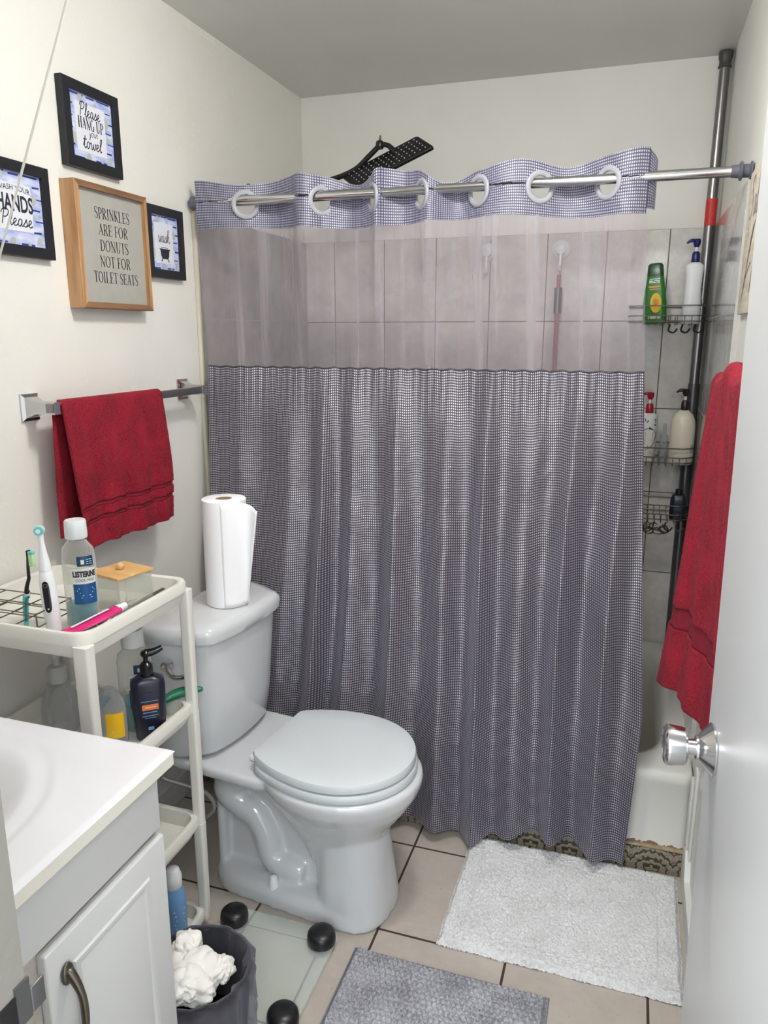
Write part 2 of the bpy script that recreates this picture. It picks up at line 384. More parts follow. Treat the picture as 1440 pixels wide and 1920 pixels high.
        if smooth:
            me.polygons.foreach_set('use_smooth', [True]*len(me.polygons)); 
            if angle < 180:
                try: me.set_sharp_from_angle(angle=R(angle))
                except Exception: pass
        me.update()
        o = bpy.data.objects.new(name, me); o.location = org; C.objects.link(o)
        if parent is not None:
            o.parent = parent; o.matrix_parent_inverse = WM(parent).inverted()
        if solid:
            md = o.modifiers.new('solid', 'SOLIDIFY'); md.thickness = solid; md.offset = 0
        tag(o, label, cat, group, kind)
        return o
def WM(o):
    m = Matrix.Translation(o.location) @ o.rotation_euler.to_matrix().to_4x4()
    return WM(o.parent) @ o.matrix_parent_inverse @ m if o.parent else m
def tag(o, label=None, cat=None, group=None, kind=None):
    if label: o['label'] = label
    if cat: o['category'] = cat
    if group: o['group'] = group
    if kind: o['kind'] = kind
    return o
def root(name, loc, label, cat, group=None, kind=None):
    o = bpy.data.objects.new(name, None); o.location = loc; o.empty_display_size = .05; C.objects.link(o)
    return tag(o, label, cat, group, kind)
def catmull(p, k, closed=False):
    out = []; n = len(p)
    for i in range(n if closed else n-1):
        a = p[(i-1) % n] if (closed or i) else p[0]; b = p[i]; c = p[(i+1) % n]; d = p[(i+2) % n] if (closed or i < n-2) else p[-1]
        for j in range(k):
            t_ = j/k
            out.append(.5*((2*b)+(c-a)*t_+(2*a-5*b+4*c-d)*t_*t_+(3*b-a-3*c+d)*t_**3))
    if not closed: out.append(p[-1])
    return out
def cat2(p, k=6): return [(q.x, q.y) for q in catmull([V((a, b, 0)) for a, b in p], k)]
def lerp(a, b, t_): return a+(b-a)*t_
def sst(a, b, x):
    t_ = max(0, min(1, (x-a)/(b-a))); return t_*t_*(3-2*t_)
def pl(tab, x):
    if x <= tab[0][0]: return tab[0][1]
    for (a, b), (c, d) in zip(tab, tab[1:]):
        if x <= c: return b+(d-b)*(x-a)/(c-a)
    return tab[-1][1]
def spl(tab, x):
    if x <= tab[0][0]: return tab[0][1]
    for (a, b), (c, d) in zip(tab, tab[1:]):
        if x <= c: return b+(d-b)*sst(0, 1, (x-a)/(c-a))
    return tab[-1][1]
def rrect(cx, cy, hx, hy, r, z, k=5):
    r = min(r, hx*.999, hy*.999); out = []
    for (sx, sy, a0) in ((1, 1, 0), (-1, 1, 90), (-1, -1, 180), (1, -1, 270)):
        for i in range(k+1):
            a = R(a0+90*i/k); out.append(V((cx+sx*(hx-r)+r*cos(a), cy+sy*(hy-r)+r*sin(a), z)))
    return out
def nz(x, y=0, z=0): return noise.noise(V((x, y, z)))
# ---------------------------------------------------------------- the room
ST = dict(kind='structure', smooth=False)
G().box((-.12, -4.2, -.08), (2.4, YB+.1, 0)).build('floor', 'floor', **ST)
G().box((-.12, YF-.12, ZC), (RW+.12, YB+.1, ZC+.08)).build('ceiling', 'ceil', **ST)
wl = G().box((-.12, YF-.12, 0), (0, YB+.1, ZC)).build('wall_left', 'wall', **ST)
wb = G().box((-.0, YB, 0), (RW, YB+.1, ZC)).build('wall_back', 'wall2', **ST)
# right wall with a round pipe hole low down
hy, hz, hr = -.30, .393, .022
g = G(); ys = [YF-.12, hy-.05, hy+.05, YB+.1]; zs = [0, hz-.05, hz+.05, ZC]
for i in range(3):
    for j in range(3):
        if i == 1 and j == 1: continue
        g.quad((RW, ys[i], zs[j]), (RW, ys[i], zs[j+1]), (RW, ys[i+1], zs[j+1]), (RW, ys[i+1], zs[j]))
n = 32
for i in range(n):
    a, b = 2*pi*i/n+pi/4, 2*pi*(i+1)/n+pi/4
    def sq(a):
        m = max(abs(cos(a)), abs(sin(a))); return (RW, hy+.05*cos(a)/m, hz+.05*sin(a)/m)
    ca = (RW, hy+hr*cos(a), hz+hr*sin(a)); cb_ = (RW, hy+hr*cos(b), hz+hr*sin(b))
    g.quad(sq(a), ca, cb_, sq(b))
    g.quad(ca, (RW+.05, ca[1], ca[2]), (RW+.05, cb_[1], cb_[2]), cb_)
g.box((RW+.05, YF-.12, 0), (RW+.12, YB+.1, ZC))
wr = g.build('wall_right', 'wallr', **ST)
G().tube([(RW-.001, hy+.027*cos(2*pi*i/24), hz+.027*sin(2*pi*i/24)) for i in range(24)], .006, 8, True).build('hole_rim', 'white_trim', wr)
G().box((RW+.03, hy-.03, hz-.03), (RW+.045, hy+.03, hz+.03)).build('hole_back', 'grout_hole', wr, smooth=False)
g = G(); g.tube([(RW+.03, hy-.012, hz-.03), (RW+.015, hy-.006, hz), (RW+.025, hy-.01, hz+.03)], .006, 8, smooth=4); g.build('pipe', 'white', wr)
# front wall with the doorway the picture is taken through
JX = .868
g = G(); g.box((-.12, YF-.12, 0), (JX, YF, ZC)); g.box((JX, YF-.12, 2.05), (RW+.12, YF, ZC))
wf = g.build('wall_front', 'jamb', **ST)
g = G(); g.mat('grout_hole').box((JX-.001, -1.727, .905), (JX+.0015, -1.712, .948)); g.build('latch_hole', None, wf, smooth=False)
g = G(); g.mat('greymetal'); g.box((JX-.0005, -1.712, .918), (JX+.0022, -1.698, .955)); g.box((JX-.0005, -1.698, .920), (JX+.003, -1.684, .944), .001)
g.build('strike_plate', None, wf)
# tile panels of the tub alcove
TT = 1.799
G().box((.012, YB-.012, .26), (RW-.012, YB, TT)).build('tile_panel', 'tile_back', wb, smooth=False)
g = G().box((0, .02, .26), (.012, YB, TT)); g.build('tile_panel', 'tile_left', wl, smooth=False)
G().box((0, .008, .1), (.013, .020, TT+.002), .003).build('tile_edge', 'offwhite', wl)
G().box((RW-.012, -.02, .26), (RW, YB, TT)).build('tile_panel', 'tile_right', wr, smooth=False)
# skirting and the white boards beside the tub
G().box((0, -1.1, 0), (.014, -.14, .085), .003).build('baseboard_left', 'white_trim', kind='structure')
g = G()
prof = [(-.135, 0), (-.135, .10), (-.19, .125), (-.23, .06), (-1.05, .06), (-1.05, 0)]
g.add([(RW-.014, a, b) for a, b in prof]+[(RW, a, b) for a, b in prof], [tuple(range(6)), tuple(range(11, 5, -1))]+[(i, (i+1) % 6+0, (i+1) % 6+6, i+6) for i in range(6)])
g.build('baseboard_right', 'white_trim', kind='structure', smooth=False)
g = G(); g.box((RW-.012, -.165, .11), (RW, -.13, .31), .004); g.box((RW-.008, -.205, .10), (RW, -.168, .36), .003)
g.build('trim_1', 'white_trim', kind='structure')

# ---------------------------------------------------------------- bathtub
TY0 = -.122; TH = .30
t = root('bathtub', (RW/2, .36, 0), 'white built-in bathtub behind the curtain, rust stains along its foot', 'bathtub')
x0, x1, y0, y1 = .004, RW-.004, TY0, YB-.013
cx, cy, hx, hy_ = (x0+x1)/2, (y0+y1)/2, (x1-x0)/2, (y1-y0)/2
secs = [rrect(cx, cy, hx, hy_, .02, .0), rrect(cx, cy, hx, hy_, .02, .08), rrect(cx, cy+.004, hx, hy_-.004, .02, .1), rrect(cx, cy+.004, hx, hy_-.004, .02, TH-.05), rrect(cx, cy, hx, hy_, .025, TH-.03),
        rrect(cx, cy, hx, hy_, .03, TH-.012), rrect(cx, cy, hx-.005, hy_-.005, .03, TH-.003), rrect(cx, cy, hx-.014, hy_-.014, .03, TH),
        rrect(cx, cy, hx-.062, hy_-.068, .13, TH), rrect(cx, cy, hx-.075, hy_-.08, .14, TH-.008), rrect(cx, cy, hx-.09, hy_-.09, .15, TH-.05),
        rrect(cx, cy, hx-.13, hy_-.12, .17, .08), rrect(cx, cy, hx-.18, hy_-.16, .17, .045), rrect(cx, cy, hx-.3, hy_-.25, .1, .04)]
G().loft(secs, True, True).build('tub_shell', 'tub', t, angle=60)
G().box((x0, -.136, .0), (x1, TY0+.001, .070), .003).build('border_tile', 'border', t, label='greenish ornate border tile along the tub foot')
G().box((x0, -.134, .070), (x1, TY0+.004, .078), .003).build('border_ledge', simple('stained_grout', 'a08e72', .8, var=.45, vs=30), t)

# ---------------------------------------------------------------- curtain rod
ZR = 1.822
t = root('curtain_rod', (RW/2, 0, ZR), 'chrome shower curtain rod spanning the tub from wall to wall', 'curtain rod')
g = G(); g.tube([(.03, 0, ZR), (.60, 0, ZR)], .0138, 24); g.build('outer_tube', 'chrome', t)
G().tube([(.60, 0, ZR), (RW-.03, 0, ZR)], .0122, 24).build('inner_tube', 'chrome', t)
G().lathe([(.0195, 0), (.0195, .034), (.016, .036), (.0145, .042)], (.013, 0, ZR), 24, Matrix.Rotation(pi/2, 3, 'Y')).build('end_cap', 'grey_rubber', t)
G().lathe([(.021, .0), (.021, .003), (.015, .005), (.015, .02), (.021, .021), (.022, .024), (.021, .026), (.0155, .028), (.0135, .045)], (RW-.004, 0, ZR), 24, Matrix.Rotation(-pi/2, 3, 'Y')).build('end_cap', 'grey_rubber', t)

# ---------------------------------------------------------------- shower curtain
# the heading weaves in front (-) of and behind (+) the rod between these crossings
cr = [.033, .187, .338, .424, .574, .606, .712, .762, .867, 1.026, 1.192, 1.29]
am = [-.022, .034, -.036, .034, -.020, .030, -.022, .032, -.032, .036, -.026]
def weave(x):
    for k in range(len(am)):
        if x <= cr[k+1]:
            t_ = (x-cr[k])/(cr[k+1]-cr[k]); a = am[k]
            if k == 0: return a*sst(0, .3, 1.0)*sin(pi*(.35+.65*max(0, t_)))
            return a*sin(pi*t_)
    return am[-1]*0
ridges = [(-.2, -1), (.0, 0), (.15, 1), (.315, 2), (.431, 3), (.525, 4), (.665, 5), (.816, 6), (.93, 7), (1.04, 8), (1.153, 9), (1.276, 10), (1.40, 11)]
ramp_ = {1: .5, 2: .35, 3: 1.15, 4: .6, 5: 1.1, 6: .6, 7: 1.1, 8: .35, 9: 1.1, 10: 1.0, 11: .3, 0: .3, -1: 0}
def folds(x, z):
    ph = pl(ridges, x+.012*sin(z*3+x*5)); k = round(ph); a = ramp_.get(k, .5); d = abs(ph-k)*2        # 0 on a ridge, 1 in a valley
    k2 = k+1 if ph > k else k-1; a2 = ramp_.get(k2, .5); am_ = lerp(a, (a+a2)/2, d)
    base = am_*(1-sst(0, 1, d**.8))-.5*am_
    return -base
def cy_base(z): return pl([(-.1, -.190), (.05, -.190), (.30, -.182), (.5, -.142), (1.0, -.055), (1.4, -.012), (1.75, 0), (1.9, 0)], z)
def cx_of(u, z):
    l = pl([(0, .052), (1.35, .052), (1.75, .036), (1.9, .036)], z); r = pl([(0, 1.352), (.45, 1.372), (1.35, 1.312), (1.75, 1.288), (1.9, 1.284)], z)
    return l+(r-l)*u
def hem(x): return spl([(0, .05), (.6, .05), (.73, .045), (.846, .038), (.927, .022), (1.02, .046), (1.109, .082), (1.197, .078), (1.256, .058), (1.352, .036)], x)
def wrinkle(x, z):
    w = 0
    for sc, am_, sl in ((7, .0040, .5), (18, .0014, -.8)):
        v = nz(x*sc+z*sc*sl*.5, z*sc*.55, sc); w += am_*(1-abs(v)*2.4)
    return -w*sst(0, .25, 1.35-z)*(.6+.6*max(0, nz(x*3, z*2, 4)+.4))
def cloth(x, z):
    k = sst(1.70, 1.05, z) if z < 1.70 else 0
    k = 1-sst(1.05, 1.70, z)
    amp = lerp(.030, .062, 1-sst(.5, 1.3, z))
    sm = .55 if z < 1.36 else lerp(.55, 1, sst(1.36, 1.72, z))
    y = cy_base(z)+(1-k)*weave(x)*sm+k*amp*folds(x, z)
    if z < 1.36: y += wrinkle(x, z)
    lim = lerp(y, min(y, TY0-.020), sst(.46, .30, z)); y = lim
    y += .0012*sin(x*310)*sst(.2, 0, abs(z-1.345)) if 1.2 < z < 1.352 else 0
    return y
cur = root('shower_curtain', (.67, 0, 0), 'silver grey shower curtain with waffle dots and a sheer upper window', 'shower curtain')
arc = [0]; N_ = 520
def hdrtop(x): return spl([(.036, 1.880), (.17, 1.864), (.34, 1.882), (.42, 1.874), (.53, 1.850), (.607, 1.884), (.69, 1.876), (.771, 1.838), (.869, 1.862), (.986, 1.878), (1.086, 1.861), (1.2, 1.878), (1.28, 1.888)], x)
def hdrbot(x): return 1.742+.006*sin(x*9)
ringx = [(.187, 1.811), (.424, 1.810), (.574, 1.809), (.712, 1.811), (.867, 1.812), (1.026, 1.812), (1.192, 1.813)]
def hz_(x, v): return lerp(hdrbot(x), hdrtop(x), v)
def tang(x):
    e = .006; d = V((2*e, weave(x+e)-weave(x-e), 0)); return d.normalized()
def hfn(u, v):
    x = cx_of(u, 1.8); z = hz_(x, v); return V((x, weave(x)+.0015*nz(x*30, z*30), z))
def hkeep(u, v):
    x = cx_of(u, 1.8); z = hz_(x, v)
    for rx, rz in ringx:
        t_ = tang(rx); ds = (x-rx)/max(.35, t_.x)
        if hypot(ds, z-rz) < .030: return False
    if abs(z-(ZR-.002)) < .0022 and weave(x) < -.004: return False
    return True
g = G(); g.grid(hfn, 760, 64, hkeep, lambda u, v: (u*1.75, v*.14)); g.build('heading_band', 'header', cur, angle=180, solid=.0012)
# a folded-back hem closes the heading's right end
g = G(); g.grid(lambda u, v: V((1.284+.022*sin(u*pi*.5), .0+.034*u, lerp(1.75, 1.888-.03*u, v))), 12, 40, None, lambda u, v: (u*.05, v*.14)); g.build('side_return', 'header', cur, angle=180, solid=.001)
for rx, rz in ringx:
    t_ = tang(rx); a = atan2(t_.y, t_.x); rot = Matrix.Rotation(a, 3, 'Z') @ Matrix.Rotation(pi/2, 3, 'X')
    g = G(); c = V((rx, weave(rx), rz)); secs = []
    for i in range(40):
        th = 2*pi*i/40; secs.append([c+rot @ V((r*cos(th), r*sin(th), h)) for r, h in ((.027, -.002), (.029, -.0042), (.038, -.0042), (.0405, -.002), (.0405, .002), (.038, .0042), (.029, .0042), (.027, .002))])
    secs.append(secs[0]); g.loft(secs, False, False); g.build('grommet', 'ring', cur, angle=60)
def sfn(u, v):
    z0 = 1.349+.002*sin(u*25); x = cx_of(u, lerp(z0, 1.745, v)); z = lerp(z0, hdrbot(x)+.003, v)
    return V((x, cloth(x, z)+.0025*nz(x*40, z*1.5)+.0015*nz(x*110, z), z))
g = G(); g.grid(sfn, 420, 60, None, lambda u, v: (u*1.7, v*.39)); g.build('sheer_window', 'sheer', cur, angle=180, label='translucent lilac sheer panel')
def lfn(u, v):
    x = cx_of(u, .3); z = lerp(hem(x), 1.352+.0015*sin(u*160), v); x = cx_of(u, z)
    return V((x, cloth(x, z), z))
g = G(); g.grid(lfn, 620, 330, None, lambda u, v: (u*1.75, v*1.31)); g.build('waffle_panel', 'curtain', cur, angle=180, solid=.001)
g = G()
def seam(u):
    z = 1.352+.0015*sin(u*160); x = cx_of(u, z); return V((x, cloth(x, z)-.001, z+.001))
g.tube([seam(i/400) for i in range(401)], .0022, 6); g.build('seam', simple('seam_thread', '55505a', .7, var=.5, vs=200), cur)
# ---------------------------------------------------------------- toilet (local frame: +x towards the bowl's front)
TO = V((.196, -.434, 0)); TA = R(-6.5)
toi = root('toilet', TO, 'white two-piece ceramic toilet with its lid down beside the curtain', 'toilet')
TM = Matrix.Translation(TO) @ Matrix.Rotation(TA, 4, 'Z')
def TG(): g = G(); g.T = TM; return g
def ell(cx, cy, af, ab, b, z, n=48, p=2.0):
    out = []
    for i in range(n):
        a = 2*pi*i/n; c_, s_ = cos(a), sin(a); ax = af if c_ > 0 else ab
        out.append(V((cx+ax*math.copysign(abs(c_)**(2/p), c_), cy+b*math.copysign(abs(s_)**(2/p), s_), z)))
    return out
g = TG()
# bowl and rim
g.loft([ell(.44, 0, .085, .06, .07, .13), ell(.45, 0, .115, .10, .092, .20), ell(.455, 0, .15, .15, .125, .26), ell(.46, 0, .185, .19, .16, .315), ell(.46, 0, .205, .215, .18, .35), ell(.46, 0, .212, .225, .186, .372), ell(.46, 0, .212, .225, .186, .386), ell(.46, 0, .205, .22, .18, .392)])
# deck under the tank
g.loft([rrect(.16, 0, .13, .085, .05, .31), rrect(.17, 0, .15, .125, .05, .345), rrect(.18, 0, .165, .16, .05, .365), rrect(.18, 0, .165, .16, .05, .386), rrect(.18, 0, .16, .155, .05, .392)])
# front column
g.loft([ell(.50, 0, .105, .085, .118, .0, p=2.6), ell(.50, 0, .103, .083, .114, .03, p=2.6), ell(.495, 0, .094, .08, .104, .13, p=2.6), ell(.49, 0, .09, .08, .098, .22, p=2.6), ell(.48, 0, .09, .09, .10, .29, p=2.4)])
# sloping web from the bowl down to the column
g.loft([rrect(.40, 0, .09, .085, .05, .30), rrect(.43, 0, .075, .08, .05, .24), rrect(.455, 0, .06, .08, .04, .17)])
# foot plate
g.loft([rrect(.345, 0, .245, .120, .09, .0), rrect(.345, 0, .245, .119, .09, .035), rrect(.345, 0, .232, .106, .08, .052), rrect(.345, 0, .20, .08, .07, .058)])
# centre wall
g.loft([rrect(.28, 0, .165, .045, .04, .04), rrect(.28, 0, .15, .045, .04, .2), rrect(.26, 0, .17, .05, .04, .34)])
g.box((.115, -.075, .03), (.14, .075, .24), .008)
for s_ in (-1, 1):   # the moulded trapway on both flanks
    y_ = .052*s_
    g.tube([(.30, y_*.9, .335), (.235, y_, .335), (.175, y_, .315), (.155, y_, .27), (.19, y_, .235), (.235, y_, .215), (.262, y_, .17), (.275, y_, .12), (.30, y_, .088), (.345, y_, .083), (.38, y_, .08)], [.03, .040, .046, .046, .040, .037, .037, .037, .036, .034, .024], 18, smooth=6)
    g.sphere((.405, .0, .08), .0001)
bo = g.build('bowl', 'porcelain', toi, angle=180)
md = bo.modifiers.new('remesh', 'REMESH'); md.mode = 'VOXEL'; md.voxel_size = .0055; md.use_smooth_shade = True
md = bo.modifiers.new('smooth', 'SMOOTH'); md.factor = .5; md.iterations = 9
# tank
def tankout(w, d, z, x0=.006, ch=.075, cd=.055):
    pts = [(x0, -w), (x0, w)]
    # front: chamfered corners and a slight bow, rounded
    prof = [(x0, -w+.02), (x0+.02, -w), (.085, -w+.002), (d-.018, -w+.042), (d-.002, -w+.064), (d+.010, -.04), (d+.010, .04), (d-.002, w-.064), (d-.018, w-.042), (.085, w-.002), (x0+.02, w), (x0, w-.02)]
    q = [V((a, b, z)) for a, b in prof]; out = []
    n_ = len(q)
    for i in range(n_):       # one Chaikin pass on each corner
        a, b = q[i], q[(i+1) % n_]; out += [a.lerp(b, .25), a.lerp(b, .75)]
    q = out; out = []
    for i in range(len(q)):
        a, b = q[i], q[(i+1) % len(q)]; out += [a.lerp(b, .2), a.lerp(b, .8)]
    return out
g = TG()
g.loft([tankout(.135, .125, .392, .03), tankout(.165, .155, .398, .016), tankout(.176, .168, .415, .012), tankout(.182, .178, .50, .008), tankout(.192, .190, .70), tankout(.193, .191, .722)])
tank = g.build('tank', 'porcelain', toi, angle=70)
g = TG()
g.loft([tankout(.198, .197, .718, .0), tankout(.204, .203, .722, -.003), tankout(.206, .205, .74, -.003), tankout(.204, .203, .752, -.002), tankout(.196, .196, .761, .003), tankout(.175, .18, .765, .02)])
g.build('tank_lid', 'porcelain', toi, angle=50)
g = TG(); y_ = -.197
g.cyl((.10, y_+.004, .672), .012, -.02+.0, 16, 'y'); 
g.T = TM; g.tube([(.10, y_-.012, .672), (.115, y_-.022, .668), (.14, y_-.03, .660), (.165, y_-.026, .664), (.178, y_-.018, .672)], [.009, .0075, .0065, .006, .005], 12, smooth=5)
g.build('flush_handle', 'chrome', toi)
# seat ring, lid, hinges
def seatout(s_, z, xb=.285):
    out = []
    for i in range(64):
        a = 2*pi*i/64; c_, sn = cos(a), sin(a)
        if c_ >= 0: out.append(V((.465+.192*s_*c_, .181*s_*sn, z)))
        else:
            w_ = .181*s_*sn; x_ = .465+.262*s_*c_*(1-.0*abs(sn)); x_ = max(x_, xb); out.append(V((x_, w_*(1-.22*sst(0, 1, -c_)*0), z)))
    return out
g = TG(); g.loft([seatout(.985, .393), seatout(1.0, .397), seatout(1.0, .410), seatout(.985, .415)]); g.build('seat_ring', 'seat', toi, angle=60)
g = TG(); g.loft([seatout(.955, .418, .277), seatout(.975, .420, .275), seatout(.98, .432, .272), seatout(.965, .439, .275), seatout(.90, .443, .29), seatout(.6, .445, .34)]); g.build('seat_lid', 'seat', toi, angle=40)
for y_ in (-.072, .072):
    g = TG(); g.box((.245, y_-.02, .392), (.30, y_+.02, .408), .006); g.box((.252, y_-.012, .408), (.285, y_+.012, .420), .005); g.build('seat_hinge', 'white', toi)
for y_ in (-.098, .098):
    g = TG(); g.lathe([(.013, .045), (.0125, .066), (.009, .078), (.003, .082)], (.31, y_, 0), 16); g.build('bolt_cap', 'white', toi)
g = TG(); g.mat('greymetal'); g.ribbon([(0, 0), (.004, .006), (.01, .004), (.014, .012), (.02, .010), (.027, .02), (.04, .028)], .0018, lambda a, b: V((.225+a*.3+b*.4, -.04+a*1.0, .3932))); g.build('maker_script', None, toi, smooth=False)
# supply hose and shut-off valve behind the toilet
t = root('water_supply', (.05, -.60, .17), 'grey braided toilet supply hose looping from the wall valve', 'hose')
G().tube([(.22, -.585, .40), (.22, -.59, .36), (.20, -.60, .33), (.24, -.585, .31), (.30, -.56, .28), (.31, -.54, .22), (.25, -.56, .17), (.16, -.58, .16), (.06, -.60, .18)], .006, 10, smooth=8).build('hose', 'hose', t)
g = G(); g.cyl((.0, -.60, .18), .02, .006, 20, 'x'); g.cyl((.0, -.60, .18), .008, .05, 12, 'x'); g.sphere((.055, -.60, .18), .013); g.build('valve', 'chrome', t)

# ---------------------------------------------------------------- paper towel roll on the tank lid
pc = V((.322, -.432, .7655))
t = root('paper_towel_roll', pc, 'tall white paper towel roll standing on the toilet tank lid', 'paper towel')
g = G(); H_ = .278
g.lathe([(.052, 0), (.0555, .002), (.0555, H_-.002), (.053, H_), (.0215, H_), (.0205, H_-.002), (.0205, .0)], pc, 48, cap=False); g.build('roll', 'paper', t, angle=50)
G().lathe([(.0203, .0), (.0203, H_-.001), (.0188, H_-.001), (.0188, .0)], pc, 32, cap=False).build('core', simple('cardboard', 'a08c74', .9), t)
g = G()
a0 = R(-70)
def loose(u, v):
    # the last sheet leaves the roll on its right side, standing off further at the top
    s_ = u*.135; out_ = (.006+.040*v)*sst(.35, 1, u)
    ang = a0+s_/.056*(1-.55*sst(.35, 1, u)); r_ = .0562+out_
    return pc+V((r_*cos(ang), r_*sin(ang), .003+v*(H_-.008-.018*sst(.3, 1, u))))
g.grid(loose, 24, 20); g.build('loose_sheet', 'paper', t, angle=180, solid=.0006)

# ---------------------------------------------------------------- storage trolley
CX0, CX1, CY0, CY1 = .012, .378, -1.038, -.683
car = root('storage_trolley', ((CX0+CX1)/2, (CY0+CY1)/2, 0), 'white plastic four-tier trolley between the sink cabinet and the toilet', 'trolley')
def tray(zt, h=.048, ins=0):
    cx, cy, hx, hy_ = (CX0+CX1)/2, (CY0+CY1)/2, (CX1-CX0)/2-ins, (CY1-CY0)/2-ins
    return G().loft([rrect(cx, cy, hx-.012, hy_-.012, .03, zt-h), rrect(cx, cy, hx-.004, hy_-.004, .034, zt-.03), rrect(cx, cy, hx-.004, hy_-.004, .034, zt-.026), rrect(cx, cy, hx, hy_, .036, zt-.024), rrect(cx, cy, hx, hy_, .036, zt-.004), rrect(cx, cy, hx-.002, hy_-.002, .036, zt),
        rrect(cx, cy, hx-.008, hy_-.008, .034, zt+.001), rrect(cx, cy, hx-.013, hy_-.013, .03, zt-.002), rrect(cx, cy, hx-.018, hy_-.018, .028, zt-h+.008), rrect(cx, cy, hx-.03, hy_-.03, .02, zt-h+.004)])
TZ = [.915, .618, .322, .060]
for zt in TZ:
    tray(zt, .052 if zt > .9 else .046, 0 if zt > .9 else .004).build('tray', 'cart', car, angle=40)
for a in range(3):
    for sx, sy in ((0, 0), (1, 0), (0, 1), (1, 1)):
        x_ = CX1-.0125 if sx else CX0+.0125; y_ = CY1-.010 if sy else CY0+.010
        za, zb = TZ[a+1]-.030, TZ[a]-.024
        wx, wy = (.0135, .011)
        if (sx, sy) == (1, 0): wx, wy = .017, .013
        dx = -.004
        secs = [rrect(x_+ (dx if sx else -dx)*k*0, y_, wx*(1-.06*k), wy*(1-.06*k), .006, lerp(zb, za, k)) for k in (0, .5, 1)]
        G().loft(secs).build('leg', 'cart', car, angle=40)
for sx, sy in ((0, 0), (1, 0), (0, 1), (1, 1)):
    x_ = CX1-.03 if sx else CX0+.03; y_ = CY1-.03 if sy else CY0+.03
    G().lathe([(.012, 0), (.014, .004), (.014, .016)], (x_, y_, 0), 16).build('foot', 'cart', car)

# ---------------------------------------------------------------- vanity
t = root('sink_cabinet', (.31, -1.43, 0), 'white sink cabinet with raised-panel doors and a moulded top', 'sink cabinet')
VX, VY0, VY1 = .583, -1.695, -1.152
G().box((.003, VY0, .0), (VX, VY1, .757), .002).build('cabinet_body', 'cab', t)
g = G(); g.box((VX-.001, VY0, .60), (VX+.002, VY1, .66)); g.box((VX-.001, VY0, .02), (VX+.002, -1.425, .60)); g.build('face_frame', 'cabdirty', t, label='worn paint strip under the false drawer front')
G().box((VX+.0, VY0+.002, .652), (VX+.014, VY1+.0, .748), .003).build('false_drawer_front', 'cab', t)
def door(y0, y1, z0, z1, hy):
    g = G(); x_ = VX+.001; th = .017
    g.box((x_, y0, z0), (x_+th, y1, z1), .004)
    # raised field with a coved border
    b = .062; xx = x_+th
    def ring(i, x): return [V((x, y0+i, z0+i)), V((x, y1-i, z0+i)), V((x, y1-i, z1-i)), V((x, y0+i, z1-i))]
    g.loft([ring(b-.016, xx-.002), ring(b-.012, xx+.0032), ring(b-.006, xx+.0032), ring(b, xx-.004+.0045), ring(b+.018, xx+.0058)], False, True)
    d = g.build('door', 'cab', t, angle=25)
    g = G(); zc = z1-.108
    g.tube([(xx-.004, hy, zc+.058), (xx+.010, hy, zc+.056), (xx+.024, hy, zc+.030), (xx+.027, hy, zc), (xx+.024, hy, zc-.030), (xx+.010, hy, zc-.056), (xx-.004, hy, zc-.058)], [.0095, .0075, .0055, .0058, .0055, .0075, .0095], 12, smooth=6)
    g.sphere((xx+.004, hy, zc+.056), .0115, 10, sz=1.5, sx=.5); g.sphere((xx+.004, hy, zc-.056), .0115, 10, sz=1.5, sx=.5)
    g.build('handle', 'pewter', d)
door(-1.424, VY1+.001, .09, .640, -1.392)
# top with an oval basin
g = G(); X0, X1, Y0, Y1 = .003, .620, -1.699, -1.132; zt = .790
def topz(x, y):
    ex, ey = (x-.312)/.225, (y+1.43)/.255; r_ = sqrt(ex*ex+ey*ey); z = zt
    z -= .004*(1-sst(.98, 1.06, r_)); z -= .095*(1-sst(.25, .90, r_))**.8 if r_ < .9 else 0
    d = min(x-X0+.02, X1-x, y-Y0, Y1-y); z -= .006*(1-sst(0, .008, d))
    return z
def fx(u): return lerp(X0, X1, u)
g.grid(lambda u, v: V((fx(u), lerp(Y0, Y1, v), topz(fx(u), lerp(Y0, Y1, v)))), 150, 150)
g.build('sink_top', 'counter', t, angle=60)
g = G()
ring = lambda z, i=0: [V((X0, Y0+i, z)), V((X1-i, Y0+i, z)), V((X1-i, Y1-i-.006, z)), V((X1-i-.006, Y1-i, z)), V((X0, Y1-i, z))]
g.loft([ring(.758, .006), ring(.760, .003), ring(.764, .0), ring(.7845, .0)], True, False); g.build('top_edge', simple('marble_edge', 'e2ded3', .2, var=.01), t, angle=30)
g = G(); g.lathe([(.006, 0), (.02, .0), (.02, .003), (.006, .004)], (.27, -1.47, .6915), 20); g.build('drain', 'chrome', t)
t2 = root('faucet', (.07, -1.43, .79), 'chrome faucet at the back of the sink', 'faucet')
g = G(); g.box((.045, -1.50, .785), (.095, -1.36, .80), .006); g.tube([(.07, -1.43, .795), (.07, -1.43, .86), (.11, -1.43, .885), (.17, -1.43, .865)], [.014, .013, .012, .010], 14, smooth=5); g.build('spout', 'chrome', t2)
for y_ in (-1.48, -1.38):
    G().lathe([(.014, 0), (.014, .02), (.02, .03), (.016, .045)], (.07, y_, .798), 16).build('handle', 'chrome', t2)
# vanity light, above the frame on the left wall: it lights the room
t = root('vanity_light', (.02, -1.42, 1.9), 'chrome vanity light bar with four round bulbs above the sink', 'wall light')
G().box((0, -1.70, 1.84), (.03, -1.13, 1.94), .006).build('back_plate', 'chrome', t)
for k in range(4):
    y_ = -1.66+k*.125
    G().cyl((.03, y_, 1.89), .022, .03, 20, 'x').build('socket', 'white', t)
    G().sphere((.10, y_, 1.89), .042, 10).build('bulb', 'bulb', t)
G().box((0, -1.69, 1.12), (.012, -1.16, 1.78), .003).build('wall_mirror', simple('mirror', 'e8eaea', .03, 1, .0), smooth=False, label='frameless rectangular mirror above the sink', cat='mirror')

